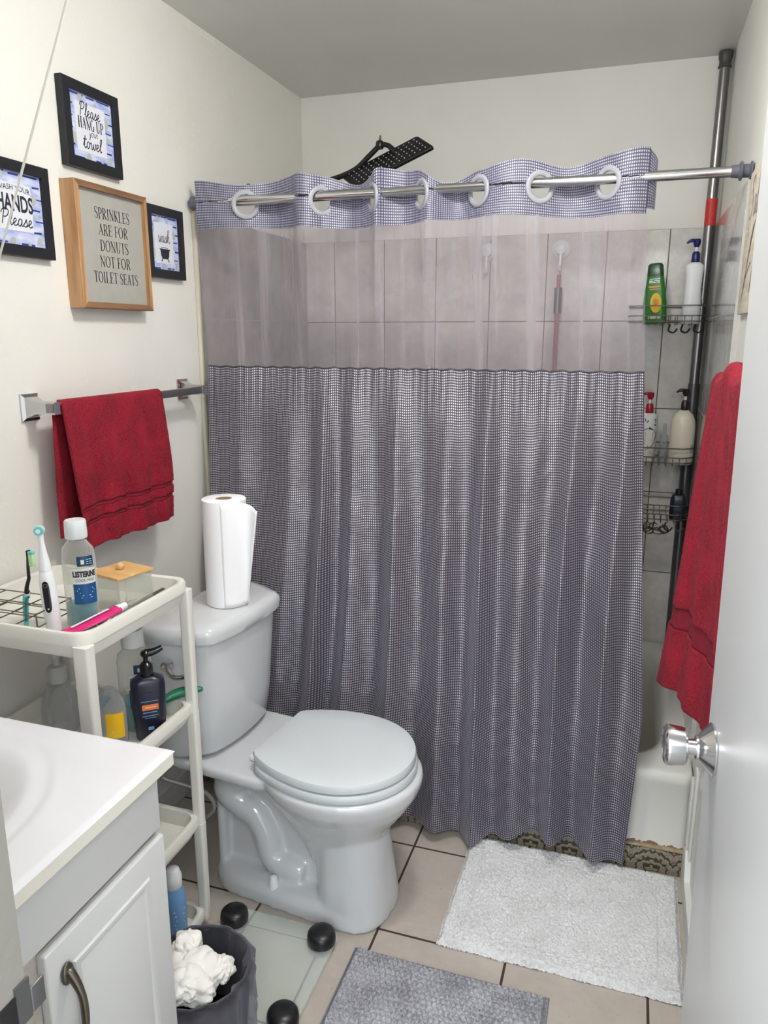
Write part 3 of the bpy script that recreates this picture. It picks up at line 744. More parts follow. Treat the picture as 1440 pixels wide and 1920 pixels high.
# ceiling lamp whose pull cord crosses the picture
t = root('ceiling_light', (1.0, -.78, ZC-.1), 'round glass ceiling lamp above the middle of the room', 'ceiling light')
G().lathe([(.085, -.004), (.085, -.028), (.07, -.034)], (1.0, -.78, ZC), 36).build('base', 'chrome', t)
G().lathe([(.07, -.032), (.095, -.05), (.10, -.07), (.085, -.10), (.05, -.118), (.001, -.124)], (1.0, -.78, ZC), 32).build('globe', 'globe', t)
# ---------------------------------------------------------------- lettering
TK, TN = .135, .05
def arc(cx, cy, rx, ry, a0, a1, n=14):
    p = []; w = []
    for i in range(n+1):
        a = R(a0+(a1-a0)*i/n); p.append((cx+rx*cos(a), cy+ry*sin(a))); w.append(TN+(TK-TN)*abs(cos(a))**1.5)
    return p, w
def sf(x, y, w=.13): return ([(x-w, y), (x+w, y)], .035)
def st(x, y0=.0, y1=1, w=TK): return ([(x, y0), (x, y1)], w)
GL = {
 'I': (.40, [st(.2), sf(.2, .02), sf(.2, .98)]),
 'L': (.66, [st(.18), sf(.18, .98), ([(.05, .02), (.6, .02)], .045), ([(.6, 0), (.63, .26)], .035)]),
 'E': (.68, [st(.18), ([(.05, .98), (.58, .98)], .045), ([(.18, .5), (.46, .5)], .045), ([(.05, .02), (.6, .02)], .045), ([(.6, 0), (.63, .25)], .035), ([(.58, 1), (.6, .76)], .035), ([(.46, .38), (.46, .62)], .035)]),
 'F': (.62, [st(.18), sf(.18, .02), ([(.05, .98), (.56, .98)], .045), ([(.18, .5), (.44, .5)], .045), ([(.56, 1), (.58, .76)], .035), ([(.44, .38), (.44, .62)], .035)]),
 'T': (.68, [st(.34), sf(.34, .02), ([(.04, .98), (.64, .98)], .045), ([(.04, 1), (.02, .76)], .035), ([(.64, 1), (.66, .76)], .035)]),
 'N': (.80, [st(.17, w=.05), st(.64, w=.05), ([(.1, 1), (.66, .02)], TK), sf(.17, .02, .1), sf(.12, .98, .09), sf(.64, .98, .1)]),
 'H': (.80, [st(.18), st(.62), sf(.18, .02), sf(.18, .98), sf(.62, .02), sf(.62, .98), ([(.18, .5), (.62, .5)], .045)]),
 'K': (.74, [st(.18), sf(.18, .02), sf(.18, .98), ([(.2, .42), (.58, .98)], .05), ([(.3, .56), (.62, .02)], TK), sf(.6, .98, .09), sf(.63, .02, .1)]),
 'A': (.74, [([(.1, .02), (.37, .98)], .05), ([(.36, 1), (.62, .02)], TK), ([(.2, .34), (.54, .34)], .045), sf(.1, .02, .09), sf(.62, .02, .11)]),
 'R': (.74, [st(.18), sf(.18, .02), ([(.05, .98), (.3, .98)], .04), ([(.18, .5), (.32, .5)], .04), arc(.3, .74, .25, .24, -90, 90), ([(.34, .5), (.62, .02)], TK), sf(.64, .02, .08)]),
 'P': (.66, [st(.18), sf(.18, .02), ([(.05, .98), (.3, .98)], .04), ([(.18, .47), (.32, .47)], .04), arc(.3, .725, .27, .255, -90, 90)]),
 'D': (.78, [st(.18), ([(.05, .98), (.32, .98)], .04), ([(.05, .02), (.32, .02)], .04), arc(.3, .5, .36, .48, -90, 90)]),
 'U': (.78, [([(.18, 1), (.18, .32)], TK), arc(.38, .32, .2, .31, 180, 360), ([(.58, .32), (.58, 1)], .05), sf(.18, .98), sf(.58, .98, .1)]),
 'O': (.82, [arc(.4, .5, .31, .48, 0, 360, 30)]),
 'G': (.80, [arc(.42, .5, .32, .48, 55, 320, 22), ([(.62, .02), (.62, .42)], TK*.8), ([(.48, .42), (.74, .42)], .04)]),
 'S': (.58, [([(.48, .74), (.48, .9), (.36, .985), (.24, .985), (.12, .9), (.1, .74), (.2, .6), (.38, .46), (.48, .3), (.46, .12), (.34, .015), (.2, .015), (.08, .1), (.07, .27)], [.04, .045, .05, .05, .08, .11, TK, TK, .11, .08, .05, .05, .045, .04])]),
 ' ': (.34, []),
}
def serif(g, txt, size, fn, sx=1.0, cx=None, y=0):
    w = sum(GL[c][0] for c in txt)*size*sx
    x = (cx-w/2) if cx is not None else 0
    for c in txt:
        adv, strokes = GL[c]
        for p, wd in strokes:
            if len(p) > 5: 
                n_ = len(p); p2 = cat2(p, 3); wd = [wd[min(n_-1, i//3)] if not isinstance(wd, (int, float)) else wd for i in range(len(p2))]; p = p2
            g.ribbon([(a*size*sx+x, b*size+y) for a, b in p], [q*size for q in wd] if isinstance(wd, list) else wd*size, fn)
        x += adv*size*sx
CU = {  # joined handwriting, x-height .5
 'P': (.62, [[(.12, 0), (.17, .5), (.25, .98)], [(.02, .72), (.12, .95), (.35, 1.05), (.56, .92), (.52, .66), (.36, .5), (.2, .48)]]),
 'S': (.7, [[(.6, .8), (.5, 1.0), (.3, .98), (.25, .75), (.45, .5), (.5, .2), (.3, 0), (.05, .1), (.02, .3)]]),
 'l': (.26, [[(0, .12), (.15, .45), (.24, .85), (.2, 1.0), (.11, .85), (.09, .4), (.12, .06), (.2, 0), (.28, .12)]]),
 'e': (.36, [[(0, .12), (.16, .22), (.26, .38), (.2, .5), (.1, .42), (.07, .2), (.14, .02), (.26, .02), (.38, .14)]]),
 'a': (.46, [[(.32, .42), (.2, .5), (.08, .36), (.06, .12), (.16, 0), (.28, .14), (.34, .46)], [(.34, .46), (.32, .15), (.38, .01), (.48, .12)]]),
 's': (.34, [[(0, .12), (.14, .36), (.2, .52), (.22, .36), (.28, .18), (.2, .02), (.08, .02), (.04, .08)], [(.2, .02), (.36, .12)]]),
 't': (.32, [[(0, .12), (.12, .5), (.18, .9)], [(.18, .9), (.12, .3), (.16, .03), (.24, 0), (.34, .12)], [(-.02, .6), (.34, .66)]]),
 'o': (.42, [[(.24, .5), (.1, .42), (.06, .16), (.16, 0), (.3, .1), (.33, .34), (.24, .5), (.34, .4), (.44, .42)]]),
 'w': (.56, [[(0, .42), (.06, .48), (.1, .2), (.16, .0), (.26, .14), (.3, .44)], [(.3, .44), (.32, .14), (.4, 0), (.5, .18), (.52, .46), (.58, .42)]]),
 'y': (.42, [[(.02, .46), (.08, .2), (.16, .08), (.26, .2), (.32, .48)], [(.32, .48), (.28, 0), (.18, -.38), (.06, -.36), (.1, -.16), (.42, .12)]]),
 'u': (.44, [[(.02, .4), (.06, .46), (.08, .15), (.16, 0), (.28, .16), (.32, .46)], [(.32, .46), (.32, .12), (.38, 0), (.46, .12)]]),
 'r': (.32, [[(0, .12), (.1, .46), (.14, .54), (.18, .44), (.28, .44)], [(.28, .44), (.24, .14), (.28, .02), (.34, .1)]]),
 'h': (.46, [[(0, .12), (.14, .5), (.22, .95), (.14, 1.0), (.1, .6), (.08, 0)], [(.08, 0), (.14, .35), (.26, .5), (.32, .36), (.32, .1), (.38, 0), (.48, .12)]]),
}
def script(g, txt, size, fn, cx, y, wd=.05, sx=1):
    w = sum(CU[c][0] for c in txt)*size*sx; x = cx-w/2
    for c in txt:
        adv, ss = CU[c]
        for p in ss: g.ribbon([(a*size*sx+x+b*.12*size, b*size+y) for a, b in cat2(p, 5)], wd*size, fn)
        x += adv*size*sx
def wallfn(x, y0, z0): return lambda a, b: V((x, y0+a, z0+b))

# ---------------------------------------------------------------- pictures on the left wall
def picframe(name, y0, y1, z0, z1, depth, fw_, label, mats=('frame_black', 'frame_black'), cat='picture', tilt=0):
    t = root(name, (0, (y0+y1)/2, z0), label, cat)
    g = G(); x0 = .001; x1 = depth
    sides = [((y0, z0), (y1, z0), (y1-fw_, z0+fw_), (y0+fw_, z0+fw_), 1), ((y1, z0), (y1, z1), (y1-fw_, z1-fw_), (y1-fw_, z0+fw_), 0), ((y1, z1), (y0, z1), (y0+fw_, z1-fw_), (y1-fw_, z1-fw_), 1), ((y0, z1), (y0, z0), (y0+fw_, z0+fw_), (y0+fw_, z1-fw_), 0)]
    for a, b, c, d, mi in sides:
        g.mat(mats[mi]); e = .0015; q = [a, b, c, d]
        g.loft([[V((x0, *p)) for p in q], [V((x1-e, *p)) for p in q], [V((x1, p[0]+(((y0+y1)/2-p[0])*.012), p[1]+((z0+z1)/2-p[1])*.012)) for p in q]])
    g.build('frame', None, t, smooth=False)
    return t
def dashes(t, y0, z0, w, h, x, seed):
    rd = random.Random(seed); g = G(); fn = wallfn(x, y0, z0)
    g.mat('dash')
    for (a, b, c) in ((.04, .97, .35), (.42, .97, .6), (.66, .97, .95), (.03, .03, .30), (.55, .03, .80), (.0, .80, .10), (.0, .62, .09), (.0, .44, .08), (.84, .84, .97), (.86, .68, 1.0), (.82, .53, .96), (.86, .36, 1.0), (.8, .2, .95), (.02, .2, .10)):
        b2 = b+rd.uniform(-.01, .01); g.ribbon([(a*w, b2*h), (c*w, (b2+rd.uniform(-.006, .006))*h)], h*rd.uniform(.018, .032), fn)
    g.mat('dot')
    for (a, b, r_) in ((.28, .93, .055), (.62, .90, .03), (.83, .66, .075), (.08, .30, .085), (.40, .06, .05), (.88, .42, .04), (.90, .1, .05), (.06, .86, .045), (.7, .03, .03)):
        n_ = 20; g.add([fn(a*w+r_*w*cos(2*pi*i/n_), b*h+r_*w*sin(2*pi*i/n_)) + V((.0003, 0, 0)) for i in range(n_)], [tuple(range(n_))])
    return g.build('pattern', None, t, smooth=False)
def printed(t, y0, y1, z0, z1, depth, fw_, seed, card):
    a0, a1, b0, b1 = y0+fw_, y1-fw_, z0+fw_, z1-fw_; x = depth-.008
    p = G().box((.002, a0-.002, b0-.002), (x, a1+.002, b1+.002)).build('print', 'water', t, smooth=False)
    dashes(p, a0, b0, a1-a0, b1-b0, x+.0004, seed)
    c0, c1, d0, d1 = card; w, h = a1-a0, b1-b0
    G().mat('cream_print').box((x+.0003, a0+c0*w, b0+d0*h), (x+.0009, a0+c1*w, b0+d1*h)).build('card', None, p, smooth=False)
    return p, a0, b0, w, h, x+.0013
# hang up your towel
A = (-.530, -.330, 1.828, 2.017)
t = picframe('framed_print', *A, .020, .022, "black-framed print reading Please hang up your towel, highest on the wall")
p, a0, b0, w, h, x = printed(t, *A, .020, .022, 1, (.14, .82, .12, .86))
g = G().mat('ink'); fn = wallfn(x, a0, b0); cx = w*.48
script(g, 'Please', .030, fn, cx-.002, h*.665, .075, 1.02); serif(g, 'HANG UP', .0255, fn, .72, cx, h*.475); script(g, 'your', .019, fn, cx+.006, h*.385, .06); script(g, 'towel', .030, fn, cx, h*.19, .085, 1.15)
g.build('lettering', None, p, smooth=False)
# wash your hands please
A = (-.800, -.600, 1.610, 1.803)
t = picframe('framed_print', *A, .020, .022, "black-framed print reading Wash your hands please, cut by the picture's left edge")
p, a0, b0, w, h, x = printed(t, *A, .020, .022, 2, (.16, .80, .20, .84))
g = G().mat('ink'); fn = wallfn(x, a0, b0); cx = w*.49
g.text('WASH YOUR', .0155, lambda a, b: fn(a+cx, b+h*.72+.004*(1-(a/.045)**2)), 1.0, align='CENTER')
g.text('HANDS', .046, lambda a, b: fn(a+cx, b+h*.47), .66, bold=.0012, align='CENTER'); script(g, 'Please', .030, fn, cx, h*.27, .08, 1.25)
g.build('lettering', None, p, smooth=False)
# wash, with a little bath tub
A = (-.243, -.066, 1.600, 1.789)
t = picframe('framed_print', *A, .020, .022, "black-framed print with the word wash above a small dark bathtub drawing")
p, a0, b0, w, h, x = printed(t, *A, .020, .022, 3, (.14, .80, .12, .86))
g = G().mat('ink'); fn = wallfn(x, a0, b0); cx = w*.48
script(g, 'wash', .034, fn, cx-.002, h*.51, .06, .9)
n_ = 12; tub = [(-.030, .036), (-.024, .032), (-.021, .014), (-.014, .006), (.014, .006), (.021, .014), (.024, .032), (.030, .036)]
g.add([fn(cx+a*.9, h*.17+b*.9) for a, b in tub], [tuple(range(8))]); g.ribbon([(cx-.013, h*.17+.006), (cx-.018, h*.17-.002)], .004, fn); g.ribbon([(cx+.013, h*.17+.006), (cx+.018, h*.17-.002)], .004, fn)
g.ribbon([(cx-.016, h*.41), (cx-.004, h*.42), (cx+.016, h*.41)], .0014, fn)
g.build('lettering', None, p, smooth=False)
# donuts sign
A = (-.546, -.270, 1.508, 1.795)
t = picframe('framed_sign', *A, .042, .013, "wooden box-framed grey sign reading Sprinkles are for donuts not for toilet seats", ('woodz', 'woody'))
p = G().box((.002, A[0]+.010, A[2]+.010), (.031, A[1]-.010, A[3]-.010)).build('board', 'panel', t, smooth=False)
g = G().mat('inkgrey'); fn = wallfn(.0315, A[0], A[2])
for k, s_ in enumerate(('SPRINKLES', 'ARE FOR', 'DONUTS', 'NOT FOR', 'TOILET SEATS')):
    serif(g, s_, .0262, fn, (.88, .92, .95, .94, .88)[k], .143, .211-k*.0372)
g.build('lettering', None, p, smooth=False)
# parchment sign on the right wall, partly behind the door
t = root('wall_sign', (RW, -.21, 1.495), 'parchment-coloured sign with brown script on the right wall beyond the door', 'sign')
b_ = G().box((RW-.010, -.37, 1.493), (RW-.001, -.055, 1.805), .001).build('board', 'parchment', t)
fn = lambda a, b: V((RW-.0106, -.065-a, 1.495+b)); g = G().mat(simple('sepia_ink', '8f7f76', .7, var=.2))
script(g, 'Salt', .085, fn, .105, .205, .045, 1.1); g.build('lettering', None, b_, smooth=False)
g = G().mat('inkgrey')
for p_, w_ in (([(.045, .03), (.075, .09), (.105, .14), (.15, .19)], .005), ([(.06, .05), (.09, .12), (.11, .165)], .003), ([(.075, .075), (.12, .10), (.14, .105)], .004), ([(.05, .165), (.055, .175)], .004), ([(.04, .185), (.05, .182)], .003), ([(.10, .13), (.12, .17), (.125, .185)], .006), ([(.16, .04), (.19, .13), (.24, .19)], .005)):
    g.ribbon(cat2(p_, 4), w_, fn)
g.build('branch_drawing', None, b_, smooth=False)

# ---------------------------------------------------------------- towel bars and towels
def towelbar(name, x, sgn, xw, y0, y1, z, label):
    t = root(name, (xw, (y0+y1)/2, z), label, 'towel bar')
    a, b = sorted((x-.009, x+.009)); 
    G().box((a, y0-.004, z-.010), (b, y1+.004, z+.010), .0015).build('bar', 'steel', t)
    for y_ in (y0+.012, y1-.012):
        g = G(); k = sgn
        def q(d, hy, hz_): return [V((xw+k*d, y_+a_*hy, z+b_*hz_)) for a_, b_ in ((-1, -1), (1, -1), (1, 1), (-1, 1))]
        s_ = [q(.0005, .026, .030), q(.005, .026, .030), q(.010, .020, .023), q(.03, .013, .014), q(abs(x-xw)+.012, .012, .0135)]
        if k < 0: s_ = [list(reversed(i)) for i in s_]
        g.loft(s_); g.build('bracket', 'chrome', t, angle=25)
    return t
towelbar('towel_bar', .070, 1, 0, -.722, -.085, 1.287, 'chrome towel bar under the framed signs on the left wall')
t = root('hand_towel', (.07, -.52, .95), 'red hand towel hanging over the bar on the left wall', 'towel')
y0, y1 = -.700, -.322; zb = 1.287
def ht(u, v, back=False):
    """v 0 at the hem, 1 over the bar"""
    y = lerp(y0, y1, u); L = .340 if not back else .30
    s_ = v*(L+.03)
    if s_ < L: z = zb+.0-(L-s_); x = .0835
    else:
        a = (s_-L)/.03*pi/2; z = zb+.0145*sin(a); x = .070+.0135*cos(a)
    d = max(0, min(1, (zb-z)/.3))
    if back: x = .140-x
    f = .0075*sin(u*21+1+nz(z*5, 2))+.0045*sin(u*43+z*8)+.005*nz(u*9, z*6)
    x += f*d*(1-.3*sst(.75, 1, d)) + (.012*d if not back else -.008*d)
    y += (.020*d*(1-u)-.0*u)*(1 if not back else -.6)+ (.008*sin(d*3)*u)
    z += .006*sin(u*5+.6)*d + (.012*u*d if not back else .04*u*d-.004)
    z += (.010 if u > .93 else 0)*0
    x += .0012*nz(u*160, z*300)
    return V((max(.012, x), y, z))
bands = [(0, .155, 'terry'), (.155, .185, 'terry_flat'), (.185, .245, 'terry'), (.245, .275, 'terry_flat'), (.275, 1, 'terry')]
for a, b, m in bands:
    g = G(); off = -.002 if m == 'terry_flat' else 0
    g.grid(lambda u, v: ht(u, lerp(a, b, v))+V((off, 0, 0)), 110, max(4, int(110*(b-a))))
    g.build('woven_band' if m == 'terry_flat' else 'front_fold', m, t, angle=180, solid=.006 if m == 'terry' else .003)
g = G(); g.grid(lambda u, v: ht(u, v, True), 70, 60); g.build('back_fold', 'terry', t, angle=180, solid=.005)
# the bar on the right wall, beyond the door
BX = 1.462
towelbar('towel_bar', BX, -1, RW, -.86, -.335, 1.325, 'towel bar on the right wall carrying the long towel')
G().box((BX-.018, -.336, 1.312), (BX+.03, -.322, 1.343), .005).build('towel_hook', 'white', None, label='small white hook at the end of the right wall towel bar', cat='hook')
t = root('bath_towel', (1.44, -.6, .55), 'long red bath towel hanging beyond the open door', 'towel')
def bt(u, v, back=False):
    # u 0 = far edge (y -.345), 1 = near edge ; v 0 hem, 1 top
    L = .66; s_ = v*(L+.035); zt = 1.338+.028*sst(.05, .4, u)
    y = lerp(-.350, -.84, u)
    if s_ < L: z = zt-(L-s_); x = BX-.018
    else:
        a = (s_-L)/.035*pi/2; z = zt+.02*sin(a); x = BX-.018*cos(a)
    d = max(0, min(1, (zt-z)/L))
    if back: x = 2*BX-x; 
    fl = -.060*d*(1-1.75*u)
    f = (.0085*sin(u*19+.4+d*1.2)+.004*sin(u*41+2))*(.25+.75*min(1, d*1.6))+.006*nz(u*6, z*3)
    x += (fl+f*.8) if not back else min(.02, f*.3)
    if not back: x = min(x, BX+.01)
    y += .05*d*(u-.0)*(1-u)-.015*d*(1-u)*0
    z += .012*sin(u*13+1)*sst(.8, 1, v)+.025*u*d
    x += .0013*nz(u*170, z*260, 3)
    return V((min(x, RW-.008), y, z))
for a, b, m in [(0, .20, 'terry'), (.20, .268, 'terry_flat'), (.268, 1, 'terry')]:
    g = G(); off = .002 if m == 'terry_flat' else 0
    g.grid(lambda u, v: bt(u, lerp(a, b, v))+V((off, 0, 0)), 130, max(6, int(140*(b-a))))
    g.build('woven_band' if m == 'terry_flat' else 'front_fold', m, t, angle=180, solid=.006 if m == 'terry' else .003)
g = G(); g.grid(lambda u, v: bt(u, lerp(.25, 1, v), True), 70, 60); g.build('back_fold', 'terry', t, angle=180, solid=.005)

# ---------------------------------------------------------------- the open door
t = root('door_1', (1.47, -1.38, 0), None, None, kind='structure')
DX, DY0, DY1 = 1.4135, -1.675, -1.10
DT = Matrix.Translation((DX, DY1, .92)) @ Matrix.Rotation(R(-.7), 4, 'Y') @ Matrix.Rotation(R(4.2), 4, 'Z')
g = G(); g.T = DT; g.box((0, DY0-DY1, -.905), (.035, 0, 1.11), .002); g.build('door_leaf', simple('door_paint', 'd2d4d3', .35, var=.01, bump=.05, bs=20), t)
kn = root('door_knob', (0, 0, 0), None, None); kn.parent = t; kn.matrix_parent_inverse = WM(t).inverted()
RX = Matrix.Rotation(-pi/2, 3, 'Y')
g = G(); g.T = DT; kc = V((0, -.043, .021))
g.lathe([(.031, .0), (.0325, .001), (.0325, .003), (.030, .005), (.015, .0185), (.0145, .021)], kc, 40, RX); g.build('rose', 'chrome', kn, angle=30)
g = G(); g.T = DT; g.lathe([(.010, .018), (.010, .030), (.013, .031), (.0215, .0325), (.0235, .035), (.0255, .052), (.0252, .0555), (.022, .0585), (.018, .0595), (.0175, .0585), (.002, .0585)], kc, 40, RX); g.build('knob', 'chrome', kn, angle=30)
for z_ in (-.70, .0, .85):
    g = G(); g.T = DT; g.cyl((.018, DY0-DY1-.006, z_-.04), .006, .08, 12); g.build('hinge', 'steel', t)
"""
"""
# ---------------------------------------------------------------- bottles and small things on the trolley
def rot3(axis, deg): return Matrix.Rotation(R(deg), 3, axis)
def cyl_label(g, c, r, a0, a1, z0, z1, n=14, sx=1, sy=1, off=.0006, fnr=None):
    g.grid(lambda u, v: V((c[0]+((fnr(lerp(z0, z1, v)) if fnr else r)+off)*sx*cos(lerp(a0, a1, u)), c[1]+((fnr(lerp(z0, z1, v)) if fnr else r)+off)*sy*sin(lerp(a0, a1, u)), lerp(z0, z1, v))), n, 6)
def cylfn(c, r, amid, z0, sx=1, sy=1, off=.0012):
    return lambda a, b: V((c[0]+(r+off)*sx*cos(amid+a/r), c[1]+(r+off)*sy*sin(amid+a/r), z0+b))
zt = .870
def mouthwash(c, H, r, label, full=.22, rows=2):
    """clear bottle, translucent cap, three-tier label"""
    t = root('mouthwash_bottle', c, label, 'bottle'); x, y, z = c; amid = R(-38)
    sx, sy = 1.0, .8
    prof = [(r*.9, 0), (r, .006), (r, H*.66), (r*.93, H*.74), (r*.55, H*.81), (r*.44, H*.825), (r*.44, H*.85)]
    G().lathe(prof, c, 36, sx=sx, sy=sy, cap=False).build('body', 'clear', t, angle=70)
    lq = G(); lq.lathe([(r*.9, .003), (r*.95, .008), (r*.95, H*full)], c, 36, sx=sx, sy=sy); lq.build('mouthwash', 'liquid', t, angle=50)
    G().lathe([(r*.60, H*.835), (r*.62, H*.85), (r*.60, H*.985), (r*.55, H*.998), (r*.3, H)], c, 28).build('cap', simple('frosted_cap', 'd9dddd', .35, var=.03), t)
    g = G().mat('dbluelab'); cyl_label(g, c, r, amid-.42, amid+.62, z+H*.60, z+H*.69, sx=sx, sy=sy, fnr=lambda q: r*(1 if q < z+H*.66 else lerp(1, .93, (q-z-H*.66)/(H*.08))))
    g.mat('whitelab'); cyl_label(g, c, r, amid-.75, amid+.75, z+H*.44, z+H*.58, sx=sx, sy=sy); g.mat('bluelab'); cyl_label(g, c, r, amid-.75, amid+.75, z+H*.25, z+H*.436, sx=sx, sy=sy)
    l = g.build('label', None, t, angle=180)
    g = G().mat('ink'); f = cylfn(c, r, amid, z, sx, sy)
    g.text('LISTERINE', H*.070, lambda a, b: f(a, b+H*.505), .72, bold=.0008, align='CENTER'); g.mat('inkgrey').text('COOL MINT', H*.035, lambda a, b: f(a, b+H*.46), .95, align='CENTER')
    g.mat('lightprint')
    for k, (w_, zz) in enumerate(((.024, .395), (.030, .375), (.022, .355), (.014, .33), (.018, .31))): g.ribbon([(-w_*r*18, H*zz), (w_*r*18, H*zz)], H*.008, f)
    for zz in (.62, .64, .66): g.ribbon([(r*.12, H*zz), (r*.5, H*zz)], H*.006, f)
    g.mat('whitelab').ribbon([(-r*.2, H*.64), (-r*.0, H*.64)], H*.04, f)
    g.build('label_print', None, l, smooth=False)
    return t
mouthwash((.262, -.900, zt), .222, .0345, 'clear mouthwash bottle with blue liquid, on the trolley top')
# electric toothbrush
c = V((.243, -.962, zt)); t = root('electric_toothbrush', c, 'white electric toothbrush with a black control strip, standing on the trolley', 'toothbrush')
TMt = Matrix.Translation(c) @ Matrix.Rotation(R(-3), 4, 'Y')
g = G(); g.T = TMt; g.lathe([(.0125, 0), (.0145, .004), (.0155, .06), (.0150, .11), (.0125, .130), (.0115, .133)], (0, 0, 0), 28); g.build('handle', 'white', t, angle=50)
g = G(); g.T = TMt; g.lathe([(.0115, .1335), (.0105, .15), (.0065, .175), (.0052, .195), (.0058, .205)], (0, 0, 0), 20); g.build('brush_neck', 'white', t, angle=50)
g = G(); g.T = TMt; d_ = V((.45, -.89, 0)).normalized(); q_ = V((0, 0, 1)).rotation_difference(d_).to_matrix()
g.mat('white').lathe([(.0085, -.006), (.0095, -.001), (.0095, .003)], V((0, 0, .213)), 20, q_); g.mat('aqua').lathe([(.0088, .003), (.0085, .010)], V((0, 0, .213)), 20, q_); g.mat('white').lathe([(.0045, .0105), (.0045, .0108)], V((0, 0, .213)), 16, q_); g.build('brush_head', None, t, angle=40)
g = G(); g.T = TMt; am_ = atan2(d_.y, d_.x)
def strip(u, v):
    z = lerp(.052, .116, v); w = .42*sqrt(max(.0, 1-(abs(v-.5)*2)**6)); a = am_+lerp(-w, w, u); return V((.0164*cos(a), .0164*sin(a), z))
g.grid(strip, 10, 24); g.build('control_strip', 'blackgloss', t, angle=180)
g = G(); g.T = TMt; fn = lambda a, b: V((.0169*cos(am_+a/.016), .0169*sin(am_+a/.016), b))
g.mat('steel').ribbon([(.0035*cos(2*pi*i/12), .107+.0035*sin(2*pi*i/12)) for i in range(13)], .001, fn); g.mat('white').ribbon([(-.0015, .060), (.0015, .060)], .003, fn); g.build('button', None, t, smooth=False)
# manual toothbrush in the rack
t = root('manual_toothbrush', (.16, -.945, zt), 'teal and black striped manual toothbrush standing in the wire rack', 'toothbrush')
pa, pb, pcn, pd = V((.158, -.945, .872)), V((.166, -.944, .94)), V((.176, -.944, .975)), V((.181, -.944, 1.030))
g = G(); g.mat('aqua').tube([pa, V((.160, -.945, .905)), V((.164, -.945, .935)), pb], [.0045, .0058, .0058, .0046], 10, smooth=5); g.mat('black'); g.tube([pb, V((.168, -.944, .955)), pcn], [.0046, .0040, .0034], 10, smooth=5); g.tube([pcn, V((.177, -.944, 1.0)), pd], [.0034, .003, .003], 10, smooth=5)
for k in range(3): g.mat('white' if k % 2 else 'black').tube([pb+V((-.0005+k*.001, 0, -.006+k*.006)), pb+V((k*.001, 0, -.0035+k*.006))], .0054, 10)
g.mat('teal'); g.tube([V((.1625, -.949, .885)), V((.1655, -.949, .915)), V((.169, -.9485, .935))], .0028, 8, smooth=4); g.build('handle', None, t)
g = G(); g.mat('aqua').box((.182, -.9485, 1.026), (.194, -.9395, 1.032), .001); g.mat('mint').box((.183, -.9485, 1.002), (.1935, -.9395, 1.026), .0015)
g.mat('black').box((.179, -.949, 1.0), (.1835, -.939, 1.034), .0015); g.build('bristles', None, t)
# wire rack
t = root('wire_rack', (.14, -.95, zt), 'small wire toothbrush rack standing in the trolley top', 'rack')
g = G(); X = [.02, .075, .13, .185, .238]; Y = [-1.0, -.955, -.905]; r_ = .0013
for zz in (.927, .90):
    for y_ in Y: g.tube([(X[0], y_, zz), (X[-1]+.0, y_, zz)], r_, 6)
    for x_ in X: g.tube([(x_, Y[0], zz), (x_, Y[-1], zz)], r_, 6)
g.build('grid', 'wire', t)
for x_ in (X[0], X[-1]):
    for y_ in (Y[0], Y[-1]): G().tube([(x_, y_, zt), (x_, y_, .929)], .0017, 6).build('leg', 'wire', t)
# acrylic box with bamboo lid and swabs
t = root('swab_box', (.292, -.825, zt), 'clear acrylic box with a bamboo lid and round knob, on the trolley', 'box')
BT = Matrix.Translation((.289, -.808, zt)) @ Matrix.Rotation(R(-14), 4, 'Z')
g = G(); g.T = BT; a = .043; h_ = .088; w_ = .0025
for lo, hi in (((-a, -a, 0), (a, a, w_)), ((-a, -a, 0), (-a+w_, a, h_)), ((a-w_, -a, 0), (a, a, h_)), ((-a, -a, 0), (a, -a+w_, h_)), ((-a, a-w_, 0), (a, a, h_))): g.box(lo, hi)
g.build('box_body', 'acrylic', t, smooth=False)
g = G(); g.T = BT; g.box((-.047, -.047, h_), (.047, .047, h_+.006), .0015); li = g.build('lid', 'bamboo', t)
g = G(); g.T = BT; g.sphere((0, 0, h_+.0135), .0085, 12); g.build('knob', 'bamboo', li)
g = G(); g.T = BT
for k in range(7): 
    a_ = k*.9; g.tube([(-.03*cos(a_), -.03*sin(a_), .006+k*.003), (.03*cos(a_+.3), .03*sin(a_+.3), .010+k*.002)], .0012, 6)
g.build('cotton_swabs', 'white', t)
# toothpaste tube with pink print, folded paper, tweezers
t = root('toothpaste_tube', (.30, -.93, zt), 'white and pink toothpaste tube lying along the trolley rim', 'tube')
g = G(); 
def tb(u, v):
    y = lerp(-.985, -.865, v); x = .315-.03*(1-v)+.004*sin(v*3); w = lerp(.020, .014, v); h = lerp(.001, .012, v)
    a = 2*pi*u; return V((x+w*cos(a), y, zt+.018+h*sin(a)*.7+.010*v))
g.mat('pink').grid(tb, 20, 16); g.mat('white').tube([(.317, -.866, zt+.028), (.321, -.845, zt+.031)], [.010, .008], 14); g.build('tube_body', None, t)
g = G(); g.mat('white').ribbon([(0, 0), (.05, .003), (.085, .006)], .006, lambda a_, b_: V((.291+a_*.18+b_, -.97+a_, zt+.026+a_*.12))); g.build('tube_print', None, t, smooth=False)
G().grid(lambda u, v: V((lerp(.262, .33, u)-.02*v, lerp(-.925, -.86, v)+.01*u, zt+.004+.018*abs(sin(u*4+v*2.5))+.004*nz(u*9, v*9))), 16, 14).build('crumpled_wrapper', 'tissue', None, angle=40, solid=.0006, label='crumpled white wrapper beside the mouthwash bottle on the trolley', cat='wrapper')
t = root('tweezers', (.33, -.78, zt), 'steel tweezers leaning on the trolley rim', 'tweezers')
for k in (0, 1): G().tube([(.318+k*.008, -.835, zt+.02), (.326+k*.008, -.78, zt+.026+k*.002), (.334+k*.003, -.73, zt+.031)], [.0012, .003, .0022], 8, smooth=5).build('arm', 'steel', t)

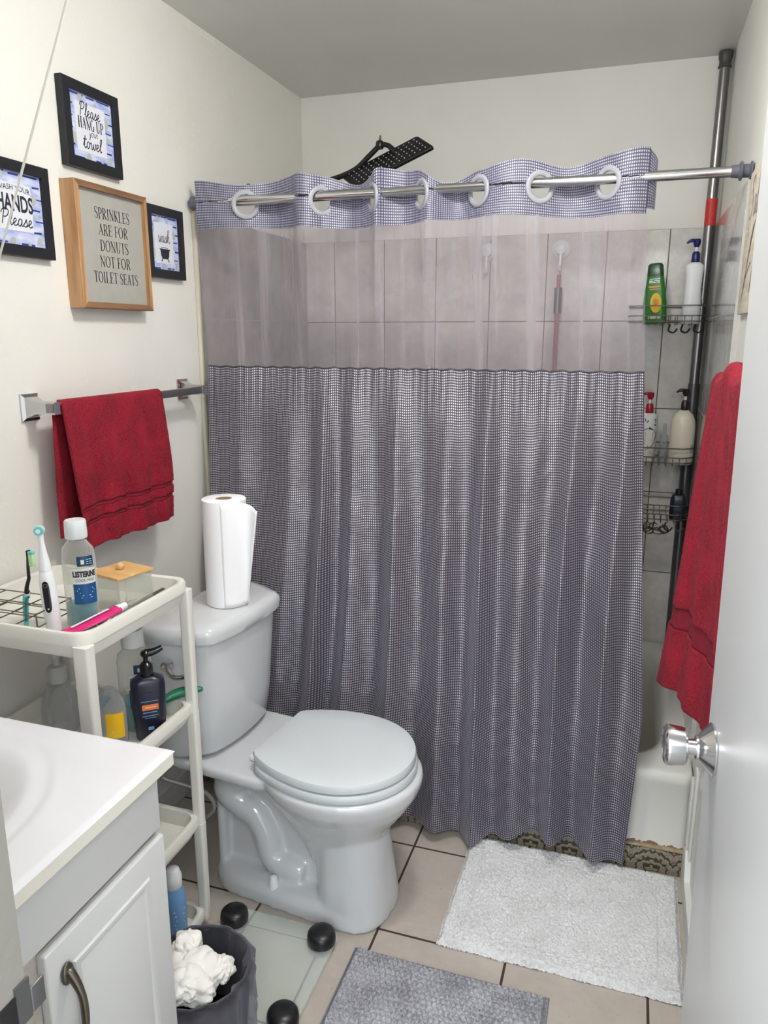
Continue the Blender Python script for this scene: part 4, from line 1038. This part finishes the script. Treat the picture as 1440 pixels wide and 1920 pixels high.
# second shelf
z2 = .578
t = root('soap_pump_bottle', (.11, -.83, z2), 'clear empty pump bottle at the left on the trolley second tier', 'bottle')
c = (.118, -.835, z2)
G().lathe([(.034, 0), (.038, .006), (.040, .05), (.036, .085), (.022, .115), (.017, .122)], c, 32, cap=False).build('body', 'soapclear', t)
g = G(); g.lathe([(.0195, .118), (.0205, .122), (.0205, .148), (.016, .154), (.007, .156), (.006, .175), (.014, .177), (.015, .186), (.008, .190)], c, 24); g.tube([V(c)+V((0, 0, .182)), V(c)+V((.022, .004, .184)), V(c)+V((.034, .007, .178))], .0045, 10, smooth=3); g.build('pump', simple('frosted_pump', 'c9cbca', .35, var=.03), t)
mouthwash((.272, -.768, z2), .235, .040, 'tall mouthwash bottle behind the trolley corner post on the second tier', .28)
t = root('hand_soap_refill', (.255, -.85, z2), 'clear soap refill bottle with a yellow label behind the trolley post', 'bottle')
c = (.258, -.842, z2)
G().lathe([(.034, 0), (.037, .005), (.037, .075), (.033, .10), (.018, .120), (.014, .126)], c, 32, sx=1, sy=.7, cap=False).build('body', 'soapclear', t)
g = G(); g.mat('yellow'); cyl_label(g, c, .037, R(-80), R(-10), z2+.02, z2+.078, sy=.7); g.build('label', None, t, angle=180)
g = G(); g.mat('whitelab'); f = cylfn(c, .037, R(-45), z2, 1, .7)
for zz, w_ in ((.035, .010), (.030, .012)): g.ribbon([(-w_, zz), (w_, zz)], .002, f)
g.build('label_print', None, t, smooth=False)
# navy lotion bottle
t = root('lotion_bottle', (.33, -.80, z2), 'dark navy pump bottle with an orange label on the second trolley tier', 'bottle')
LT = Matrix.Translation((.325, -.797, z2)) @ Matrix.Rotation(R(-50), 4, 'Z')     # local -y... +x is the label's normal
def nb(hx, hy, z, r=.016): return rrect(0, 0, hx, hy, r, z)
g = G(); g.T = LT; g.loft([nb(.018, .028, 0), nb(.021, .031, .003), nb(.023, .035, .06), nb(.023, .0365, .125), nb(.021, .035, .136), nb(.016, .024, .144), nb(.0105, .0125, .147, .010)]); g.build('body', 'navy', t, angle=60)
g = G(); g.T = LT; g.lathe([(.0135, .145), (.0145, .148), (.0140, .170), (.009, .176), (.0055, .178), (.0050, .190)], (0, 0, 0), 24); g.lathe([(.008, .190), (.010, .193), (.010, .199), (.006, .203)], (0, 0, 0), 20)
g.tube([(0, 0, .196), (.0, .018, .198), (.0, .036, .205)], [.009, .008, .006], 12, smooth=4); g.build('pump', 'blackgloss', t)
g = G(); g.T = LT; f = lambda a, b: V((.0238, a, b)); 
g.mat('orange').ribbon([(-.016, .080), (.018, .080)], .013, f); g.mat('skyblue'); 
for zz, w_, h__ in ((.094, .018, .0014), (.068, .015, .0018), (.060, .017, .0016), (.055, .012, .0012), (.030, .006, .008)): g.ribbon([(-w_, zz), (w_, zz)], h__, f)
g.mat('navycap').ribbon([(-.008, .112), (.010, .112)], .004, f)
g.mat('whitelab').ribbon([(-.010, .080), (.012, .080)], .0016, lambda a, b: V((.0241, a, b))); g.build('label', None, t, smooth=False)
G().tube([(.305, -.735, .622), (.330, -.705, .634), (.360, -.685, .640), (.385, -.675, .642)], [.008, .012, .012, .004], 14, smooth=5).build('green_razor', 'emerald', None, label='dark green plastic razor cap resting over the trolley second tier rim', cat='razor')
G().tube([(.16, -.80, z2+.01), (.19, -.80, z2+.05), (.215, -.79, z2+.075)], [.008, .011, .006], 12, smooth=4).build('blue_brush', 'skyblue', None, label='pale blue plastic brush lying between bottles on the second tier', cat='brush')
# bottom tier
t = root("spray_can", (.345, -.785, .018), 'blue spray can with a white cap on the trolley bottom tier', 'can'); c = (.345, -.785, .018)
G().lathe([(.024, 0), (.026, .003), (.026, .135), (.023, .155), (.018, .168)], c, 32).build('body', 'skyblue', t, angle=50)
G().lathe([(.019, .166), (.0205, .17), (.0205, .195), (.015, .212), (.005, .217)], c, 28).build('cap', 'white', t)
g = G(); g.mat('whitelab'); f = cylfn(c, .026, R(-30), .02)
for k, zz in enumerate((.112, .100, .088, .078, .066, .055, .045, .035)): g.ribbon([(-.014+.002*(k % 3), zz), (.014-.003*(k % 2), zz)], .004 if k < 2 else .002, f)
g.build('label_print', None, t, smooth=False)
t = root('hair_dryer', (.25, -.74, .02), 'black hair dryer with its cord on the trolley bottom tier', 'hair dryer')
g = G(); g.tube([(.16, -.80, .10), (.21, -.75, .12), (.25, -.72, .135)], [.030, .032, .024], 20, smooth=4); g.tube([(.18, -.78, .10), (.18, -.77, .03)], .014, 14); g.build('housing', 'black', t)
pts = [V((.24+.05*cos(a*.8)+.002*a, -.76+.03*sin(a*.8), .055+.006*a)) for a in range(0, 22)]
G().tube(pts, .0045, 8, smooth=3).build('cord', 'black', t)

# ---------------------------------------------------------------- waste bin with tissues
bc = V((.567, -1.033, 0)); t = root('waste_bin', bc, 'dark round waste bin with a clear liner, in front of the glass scale', 'bin')
G().lathe([(.080, 0), (.083, .004), (.101, .245), (.105, .25), (.103, .253), (.098, .246), (.080, .01), (.01, .008)], bc, 48, cap=False).build('bin_body', simple('bin_plastic', '1b1a22', .3, var=.1), t, angle=70)
g = G(); rd = random.Random(3)
def bag(u, v):
    a = 2*pi*u; w_ = .004*sin(a*9)+.003*sin(a*17+v*3)
    if v < .35: k = v/.35; r_ = .112-.004*sin(k*pi)+w_*.9; z = lerp(.13+.02*sin(a*4), .252, k)
    elif v < .5: k = (v-.35)/.15; r_ = lerp(.110, .092, k)+w_*.4; z = .252+.008*sin(k*pi)
    else: k = (v-.5)/.5; r_ = lerp(.092, .07, k)+w_; z = lerp(.252, .12, k)
    return bc+V((r_*cos(a), r_*sin(a), z))
g.grid(bag, 120, 30); g.build('bin_liner', 'bag', t, angle=180)
def tissue(name, c, r_, seed, label, m='tissue', sz=.8, pts=5):
    g = G(); rd = random.Random(seed); o = V((rd.random()*50, 0, 0))
    bm = bmesh.new(); bmesh.ops.create_icosphere(bm, subdivisions=5, radius=1)
    for v in bm.verts:
        p = v.co.copy(); q = p*1.7+o; d = .9*abs(noise.noise(q*.8))+.30*abs(noise.noise(q*1.9))+.05*abs(noise.noise(q*4))
        k = .80+d*.62; v.co = V(c)+V((p.x*k*r_, p.y*k*r_, p.z*k*r_*sz))
    g.bm(bm); return g.build(name, m, None, angle=28, label=label, cat='tissue', group='crumpled tissues in the waste bin')
tissue('crumpled_tissue', bc+V((-.010, -.012, .238)), .062, 11, 'large crumpled white tissue filling the middle of the waste bin', sz=.65)
tissue('crumpled_tissue', bc+V((-.040, .030, .262)), .030, 5, 'upright rounded tissue ball at the back of the waste bin', sz=1.1)
tissue('crumpled_tissue', bc+V((.040, .020, .244)), .026, 8, 'small tissue tuft against the right inside wall of the waste bin', sz=.9)
tissue('crumpled_tissue', bc+V((-.052, -.040, .240)), .030, 21, 'tissue wad beside the cabinet side of the waste bin', sz=.9)

# ---------------------------------------------------------------- glass scale
t = root('bathroom_scale', (.555, -.775, 0), 'square glass scale with black round knobs on its corners, on the floor', 'scale')
sc_ = (.551, -.776); h_ = .150
G().loft([rrect(sc_[0], sc_[1], h_, h_, .018, .012), rrect(sc_[0], sc_[1], h_, h_, .018, .018)]).build('glass_plate', 'glass', t, angle=40)
fx_ = [(.433, -.668), (.667, -.664), (.674, -.893), (.433, -.888)]
for a, b in fx_:
    G().lathe([(.028, .0), (.032, .003), (.034, .012), (.0350, .028), (.0335, .040), (.028, .046), (.013, .049), (.001, .0495)], (a, b, 0), 36).build('knob', 'black', t, angle=40)
g = G(); g.tube([(.674, -.893, .010), (.667, -.664, .010)], .0022, 6); g.tube([(.433, -.668, .010), (.667, -.664, .010)], .0012, 6); g.build('edge_wire', 'black', t)
G().box((.40, -.74, .004), (.425, -.69, .011), .002).build('display', 'black', t)

# ---------------------------------------------------------------- bath mats
def matgrid(x0, x1, y0, y1, fn, n, m): 
    g = G(); g.grid(lambda u, v: fn(u, v), n, m); return g
def wm(u, v):
    x = lerp(.932, 1.497, u)+.004*nz(v*9, 1)+.012*(1-v)*0; y = lerp(-.572, -.152, v)+.004*nz(u*9, 2)-.012*(1-u)*0; x -= .004*(1-v)
    e = min(u, 1-u)*.57; f = min(v, 1-v)*.43; d = min(e, f); h = .016*sst(0, .012, d)
    gr = abs(d-.052); h -= .0045*(1-sst(0, .006, gr))
    h += .0042*nz(x*230, y*230)+.0022*nz(x*95+5, y*95)+.002*nz(x*12, y*12)
    return V((x, y, max(.001, h+.002)))
g = G(); g.grid(wm, 560, 420); g.build('bath_mat', 'mat_white', None, angle=180, label='white tufted bath mat along the foot of the tub', cat='bath mat')
t = root('bath_rug', (.98, -.85, 0), 'grey chenille bath rug in the foreground', 'bath mat')
def gm(u, v):
    x = lerp(.749, 1.205, u); y = lerp(-1.26, -.645, v); y -= .004*sin(u*3)*v
    e = min(u, 1-u)*.456; f = min(v, 1-v)*.615; d = min(e, f); h = .013*sst(.002, .010, d)
    s_ = y/.0135; row = abs(sin(pi*s_)); bl = abs(sin(pi*(x/.0125+.5*(math.floor(s_) % 2)+.35*nz(x*25, y*25))))
    h += .0075*(row**.6)*(bl**.6)*sst(.004, .01, d)+.002*nz(x*70, y*70)
    return V((x, y, max(.001, h)))
g = G(); g.grid(gm, 330, 420); g.build('pile', 'mat_grey', t, angle=180)
g = G(); g.tube([gm(0, 0)+V((-.001, -.001, .001)), gm(1, 0)+V((.001, -.001, .001)), gm(1, 1)+V((.001, .001, .001)), gm(0, 1)+V((-.001, .001, .001))], .0032, 8, True); g.build('binding', 'mat_edge', t)

# ---------------------------------------------------------------- corner tension pole and its baskets
PX, PY = 1.488, .798
t = root('corner_pole', (PX, PY, .30), 'grey tension pole standing in the tub corner up to the ceiling', 'pole')
G().tube([(PX, PY, 1.28), (PX+.004, PY, 2.28)], .0165, 24).build('upper_tube', 'steel', t)
G().tube([(PX, PY, TH), (PX, PY, 1.28)], .0185, 24).build('lower_tube', 'greymetal', t)
G().lathe([(.0185, 0), (.0215, .004), (.0185, .009), (.018, .02), (.021, .03), (.022, .045), (.0195, .049)], (PX+.004, PY, ZC-.05), 28).build('top_cap', 'dgrey_rubber', t)
G().lathe([(.0178, 0), (.0178, .085)], (PX+.003, PY, 1.80), 24, cap=False).build('sticker', 'red_label', t)
def basket(zb, x0, x1, y0, label, rails=(.012, .030, .062), hooks=True):
    b = root('corner_basket', ((x0+x1)/2, .72, zb), label, 'basket', 'corner pole baskets')
    g = G(); r_ = .0019; xm = x1; yb = YB-.02
    def outline(z): return [(x0, yb, z), (x0, y0+.03, z), (x0+.03, y0, z), (xm-.03, y0, z), (xm, y0+.03, z), (xm, yb, z)]
    for k in rails: g.tube(outline(zb+k), r_*1.2, 8)
    g.tube([(x0, yb, zb+.012), (xm, yb, zb+.012)], r_*1.2, 8); g.tube([(x0, yb, zb+.062), (xm, yb, zb+.062)], r_*1.2, 8)
    for i in range(1, 11):
        x_ = lerp(x0, xm, i/11); 
        if 2 < i: g.tube([(x_, y0, zb+.030), (x_, y0, zb+.002), (x_, yb, zb+.002), (x_, yb, zb+.03)], r_*.8, 6)
        else: g.tube([(x_, y0, zb+.002), (x_, yb, zb+.002)], r_*.8, 6)
    g.build('wire_basket', 'darkwire' if zb > .9 and zb < 0 else 'wire', b)
    if hooks:
        for k in range(3):
            x_ = lerp(x0, xm, .55+.16*k); G().tube([(x_, y0+.01, zb), (x_-.004, y0-.004, zb-.018), (x_+.012, y0-.010, zb-.024), (x_+.022, y0-.006, zb-.012)], .0028, 8, smooth=5).build('hook', 'black', b)
    return b
B1, B2, B3 = 1.478, 1.006, .806
basket(B1, 1.255, 1.498, .655, 'top wire corner basket holding the green and white bottles')
basket(B2, 1.262, 1.498, .655, 'middle wire corner basket holding the cream and printed pump bottles', hooks=False)
basket(B3, 1.262, 1.498, .655, 'bottom wire corner basket holding the dark bottle')
# small cross wires down from the middle basket
# green shampoo bottle
def flatbottle(name, c, secs, m, label, cat='bottle', ang=0):
    t = root(name, c, label, cat); T_ = Matrix.Translation(c) @ Matrix.Rotation(R(ang), 4, 'Z'); return t, T_
t, T_ = flatbottle('shampoo_bottle', (1.340, .715, B1+.004), None, None, 'green shampoo bottle with a yellow fruit label in the top corner basket', ang=-10)
T_ = T_ @ Matrix.Rotation(R(-3), 4, 'Y')
g = G(); g.T = T_; g.loft([rrect(0, 0, .036, .020, .016, 0), rrect(0, 0, .038, .021, .016, .01), rrect(0, 0, .037, .020, .016, .07), rrect(0, 0, .031, .018, .014, .12), rrect(0, 0, .026, .016, .012, .155)]); g.build('body', 'green', t, angle=60)
g = G(); g.T = T_; g.loft([rrect(0, 0, .0265, .0165, .012, .155), rrect(0, 0, .024, .0155, .012, .19), rrect(0, 0, .019, .012, .010, .197)]); g.build('cap', 'dgreen', t, angle=60)
g = G(); g.T = T_; 
def fb(a, b): return V((a, -(lerp(.0205, .0165, sst(.07, .155, b))+.0012+.0003), b))
g.mat('white').text('FRUCTIS', .0125, lambda a, b: fb(a, b+.133), .72, bold=.0004, align='CENTER'); g.ribbon([(-.015, .146), (.018, .146)], .0025, fb)
g.mat('gold'); g.ribbon([(-.018, .121), (.019, .121)], .006, fb); g.ribbon([(-.015, .113), (.019, .113)], .004, fb)
n_ = 24; g.mat('yellow').add([fb(.006+.018*cos(2*pi*i/n_), .068+.032*sin(2*pi*i/n_)) for i in range(n_)], [tuple(range(n_))])
g.mat('gold').add([fb(.006+.009*cos(2*pi*i/n_), .072+.011*sin(2*pi*i/n_))+V((0, -.0005, 0)) for i in range(n_)], [tuple(range(n_))])
g.mat('offwhite').ribbon([(-.018, .022), (.022, .022)], .010, fb); g.build('label', None, t, smooth=False)
def pumphead(t, T_, z, m, m2='white', flip=1, s_=1.0, neck=.012):
    g = G(); g.T = T_; g.lathe([(neck*1.05*s_, z-.001), (neck*1.15*s_, z+.003), (neck*1.05*s_, z+.028*s_), (neck*.7*s_, z+.035*s_)], (0, 0, 0), 24); g.build('collar', m, t)
    g = G(); g.T = T_; g.lathe([(.0042, z+.03*s_), (.0042, z+.052*s_)], (0, 0, 0), 14); g.build('stem', m2, t)
    g = G(); g.T = T_; g.lathe([(.007*s_, z+.049*s_), (.0115*s_, z+.058*s_), (.0125*s_, z+.071*s_), (.009*s_, z+.075*s_)], (0, 0, 0), 20); g.tube([(0, 0, z+.068*s_), (-.018*flip*s_, 0, z+.070*s_), (-.032*flip*s_, 0, z+.062*s_)], [.007*s_, .006*s_, .003*s_], 12, smooth=4); g.build('pump_head', m, t)
t, T_ = flatbottle('lotion_bottle', (1.452, .712, B1+.004), None, None, 'tall white pump bottle with navy pump in the top corner basket', ang=8)
g = G(); g.T = T_; sq_ = lambda hx, hy_, z: ell(0, 0, hx, hx, hy_, z, 36, 2.4)
g.loft([sq_(.028, .021, 0), sq_(.030, .023, .006), sq_(.029, .022, .06), sq_(.0255, .020, .11), sq_(.0265, .021, .15), sq_(.0285, .022, .175), sq_(.027, .021, .187), sq_(.015, .014, .196)]); g.build('body', 'white', t, angle=60)
pumphead(t, T_, .196, 'navycap', 'white', 1, .98)
g = G(); g.T = T_; g.mat('ink'); f = lambda a, b: V((.0262+.0045*sst(.12, .04, b)+.0012, -.004+a, b))
for zz in (.155, .147, .140, .131, .124, .112, .104, .075, .070, .065): g.ribbon([(-.005, zz), (.006, zz)], .004 if zz > .08 else .006, f)
g.build('label_print', None, t, smooth=False)
t, T_ = flatbottle('body_wash_bottle', (1.347, .712, B2+.004), None, None, 'cream printed bottle with dark red pump in the middle corner basket', ang=180)
g = G(); g.T = T_; g.lathe([(.027, 0), (.029, .005), (.029, .155), (.026, .166), (.013, .172)], (0, 0, 0), 36); g.build('body', 'whitelab', t, angle=50)
pumphead(t, T_, .172, 'red_cap', 'white', -1, .95)
g = G(); f = cylfn((1.347, .712), .029, R(-80), B2+.004); rd = random.Random(5)
for k in range(26):
    a_, b_ = rd.uniform(-.034, .036), rd.uniform(.02, .15); l = rd.uniform(.006, .014); th = rd.uniform(0, pi)
    if .055 < b_ < .115 and abs(a_) < .02: continue
    g.mat('ink' if b_ > .07 else ('gold' if k % 2 else 'panel')).ribbon([(a_, b_), (a_+l*.5*cos(th), b_+l*.5*sin(th)+.002), (a_+l*cos(th), b_+l*sin(th))], .0028, f)
g.mat('ink').ribbon(cat2([(-.022, .112), (.0, .122), (.02, .108), (.022, .085), (.012, .062), (-.004, .050)], 4), .002, f)
for k, zz in enumerate((.105, .097, .088, .080, .070)): g.mat('orange').ribbon([(-.015+.002*(k % 2), zz), (.013, zz)], .0035, f)
g.mat('gold').ribbon([(-.03, .008), (.03, .008)], .01, f); g.build('label', None, t, smooth=False)
t, T_ = flatbottle('hand_cream_bottle', (1.460, .708, B2+.004), None, None, 'large cream-coloured bottle with dark brown pump in the middle corner basket', ang=4)
g = G(); g.T = T_; g.lathe([(.038, 0), (.041, .005), (.0405, .12), (.038, .15), (.030, .170), (.017, .182), (.013, .186)], (0, 0, 0), 40, sy=.85); g.build('body', 'offwhite', t, angle=60)
pumphead(t, T_, .186, 'brown_cap', 'white', 1, .95)
g = G(); f = cylfn((1.460, .708), .0405, R(-38), B2+.004, 1, .85); g.mat('panel').ribbon([(-.006, .055), (.014, .055)], .03, f)
g.build('label', None, t, smooth=False)
t = root('clear_tube', (1.405, .72, B2), 'small clear tube between the pump bottles in the middle basket', 'tube'); G().lathe([(.010, 0), (.013, .01), (.013, .09), (.006, .10), (.006, .13), (.003, .135)], (1.403, .735, B2+.004), 20).build('body', 'soapclear', t)
t, T_ = flatbottle('dark_bottle', (1.466, .70, B3+.004), None, None, 'squat dark bottle in the bottom corner basket beside the red towel', ang=0)
g = G(); g.T = T_; g.loft([rrect(0, 0, .024, .018, .014, 0), rrect(0, 0, .027, .02, .014, .01), rrect(0, 0, .026, .02, .014, .07), rrect(0, 0, .022, .018, .014, .088), rrect(0, 0, .016, .012, .01, .094)]); g.build('body', simple('dark_blue_bottle', '1c2430', .3), t, angle=60)
g = G(); g.T = T_; g.lathe([(.012, .093), (.012, .11)], (0, 0, 0), 20); g.build('cap', 'black', t)
G().tube([(1.325, .70, B3+.01), (1.322, .70, B3+.09), (1.326, .70, B3+.16)], [.008, .012, .010], 12, smooth=4).build('black_razor', 'black', None, label='black handled item standing at the left in the bottom corner basket', cat='razor')
t = root('bath_pouf', (1.40, .62, B3-.02), 'dark net pouf strands hanging from the bottom corner basket', 'pouf', kind='stuff')
rd = random.Random(9); g = G()
for k in range(16):
    a_ = rd.uniform(0, 6.28); cx_, cz_ = 1.37+rd.uniform(-.035, .06), B3-.018+rd.uniform(-.012, .008)
    g.tube([V((cx_+.022*cos(a_+j)*rd.uniform(.6, 1), .645+.012*sin(j*1.7), cz_+.012*sin(a_+j))) for j in range(6)], .0016, 6, smooth=3)
g.build('strands', 'darkwire', t)

# ---------------------------------------------------------------- rain shower head and arm, over the curtain
t = root('rain_shower', (.45, .40, 1.95), 'black rectangular rain shower head tilted above the curtain', 'shower head')
A_, B_ = V((.584, .42, 2.052)), V((.655, .36, 2.003)); e1 = (B_-A_); L_ = V((-.255, -.01, -.105)); e2 = L_; nrm = e1.cross(e2).normalized(); th = .010
def pt(a, b, h): return A_+e1*a+e2*b+nrm*h
if nrm.z < 0: pass
g = G()
def rr(h, ins): 
    out = []; k = 5
    for (sa, sb, a0_) in ((1, 1, 0), (0, 1, 90), (0, 0, 180), (1, 0, 270)):
        for i in range(k+1):
            a_ = R(a0_+90*i/k); ra, rb = .10, .035
            out.append(pt((1-ra-ins if sa else ra+ins)+ra*cos(a_), (1-rb-ins*.3 if sb else rb+ins*.3)+rb*sin(a_), h))
    return out
g.loft([rr(-th, .02), rr(-th*.8, 0), rr(0, 0), rr(th*.1, .02)]); g.build('plate', 'black', t, angle=30)
g = G()
for side in (-th-.0012, th*.1+.0012):
    for i in range(14):
        for j in range(5):
            p_ = pt(.16+.17*j, .07+.065*i, side); g.sphere(p_, .0019, 4)
g.build('nozzles', simple('pale_nozzle', 'c9c9c9', .4), t)
K = V((.462, .40, 2.036)); g = G(); g.lathe([(.010, -.012), (.013, -.008), (.013, .008), (.010, .012)], K, 16); g.tube([K, K+V((.002, 0, .028))], [.006, .003], 8); g.tube([K, K+V((.03, 0, -.004)), pt(.45, .33, th)], [.008, .008, .010], 10, smooth=3); g.build('swivel', 'black', t)
G().tube([(0, .38, 1.915), (.10, .385, 1.915), (.27, .395, 1.937), (.37, .40, 1.965), (.425, .40, 2.005), K], .0085, 12, smooth=8).build('arm', 'black', t)
G().lathe([(.028, 0), (.028, .004), (.012, .012)], (0, .38, 1.915), 24, Matrix.Rotation(pi/2, 3, 'Y')).build('flange', 'black', t)

# suction hooks and back brush seen through the sheer window
for k, x_ in enumerate((.740, 1.007)):
    t = root('suction_hook', (x_, YB-.02, 1.66), ('clear suction hook on the back wall tile with nothing on it', 'suction hook on the back wall holding the long brush')[k], 'hook')
    G().lathe([(.034, 0), (.030, .006), (.018, .010), (.017, .018), (.010, .020)], (x_, YB-.013, 1.742), 28, Matrix.Rotation(pi/2, 3, 'X')).build('cup', simple('hook_plastic', 'd9dadb', .3), t)
    G().tube([(x_, YB-.030, 1.728), (x_, YB-.032, 1.69), (x_, YB-.038, 1.672), (x_, YB-.052, 1.672), (x_, YB-.058, 1.686)], .0055, 10, smooth=4).build('hook_arm', 'white', t)
t = root('back_brush', (1.007, .79, 1.0), 'long pink-handled brush hanging on the back wall, blurred behind the curtain', 'brush')
G().tube([(1.007, .785, 1.655), (1.007, .785, 1.61)], .0065, 10).build('loop', 'puff', t)
G().tube([(1.007, .785, 1.61), (1.007, .785, 1.52)], .0135, 14).build('grip', 'greymetal', t)
G().tube([(1.007, .785, 1.52), (1.006, .785, 1.05)], .008, 12).build('handle', 'puff', t)
G().box((.98, .77, .98), (1.032, .80, 1.06), .01).build('brush_head', 'puff', t)

# ---------------------------------------------------------------- pull cord
P1, P2 = V((.439, -1.015, 1.934)), V((.153, -.900, 1.596)); d_ = (P1-P2)
top = P1+d_*((ZC-P1.z)/d_.z); bot = P2-d_*.9
g = G(); g.tube([top.lerp(bot, i/30)+V((0, 0, -.006*sin(pi*i/30)))*0 for i in range(31)], .0021, 8); g.build('pull_cord', 'string', None, label='thin white cord slanting across the upper left in front of the pictures', cat='cord')
"""
"""
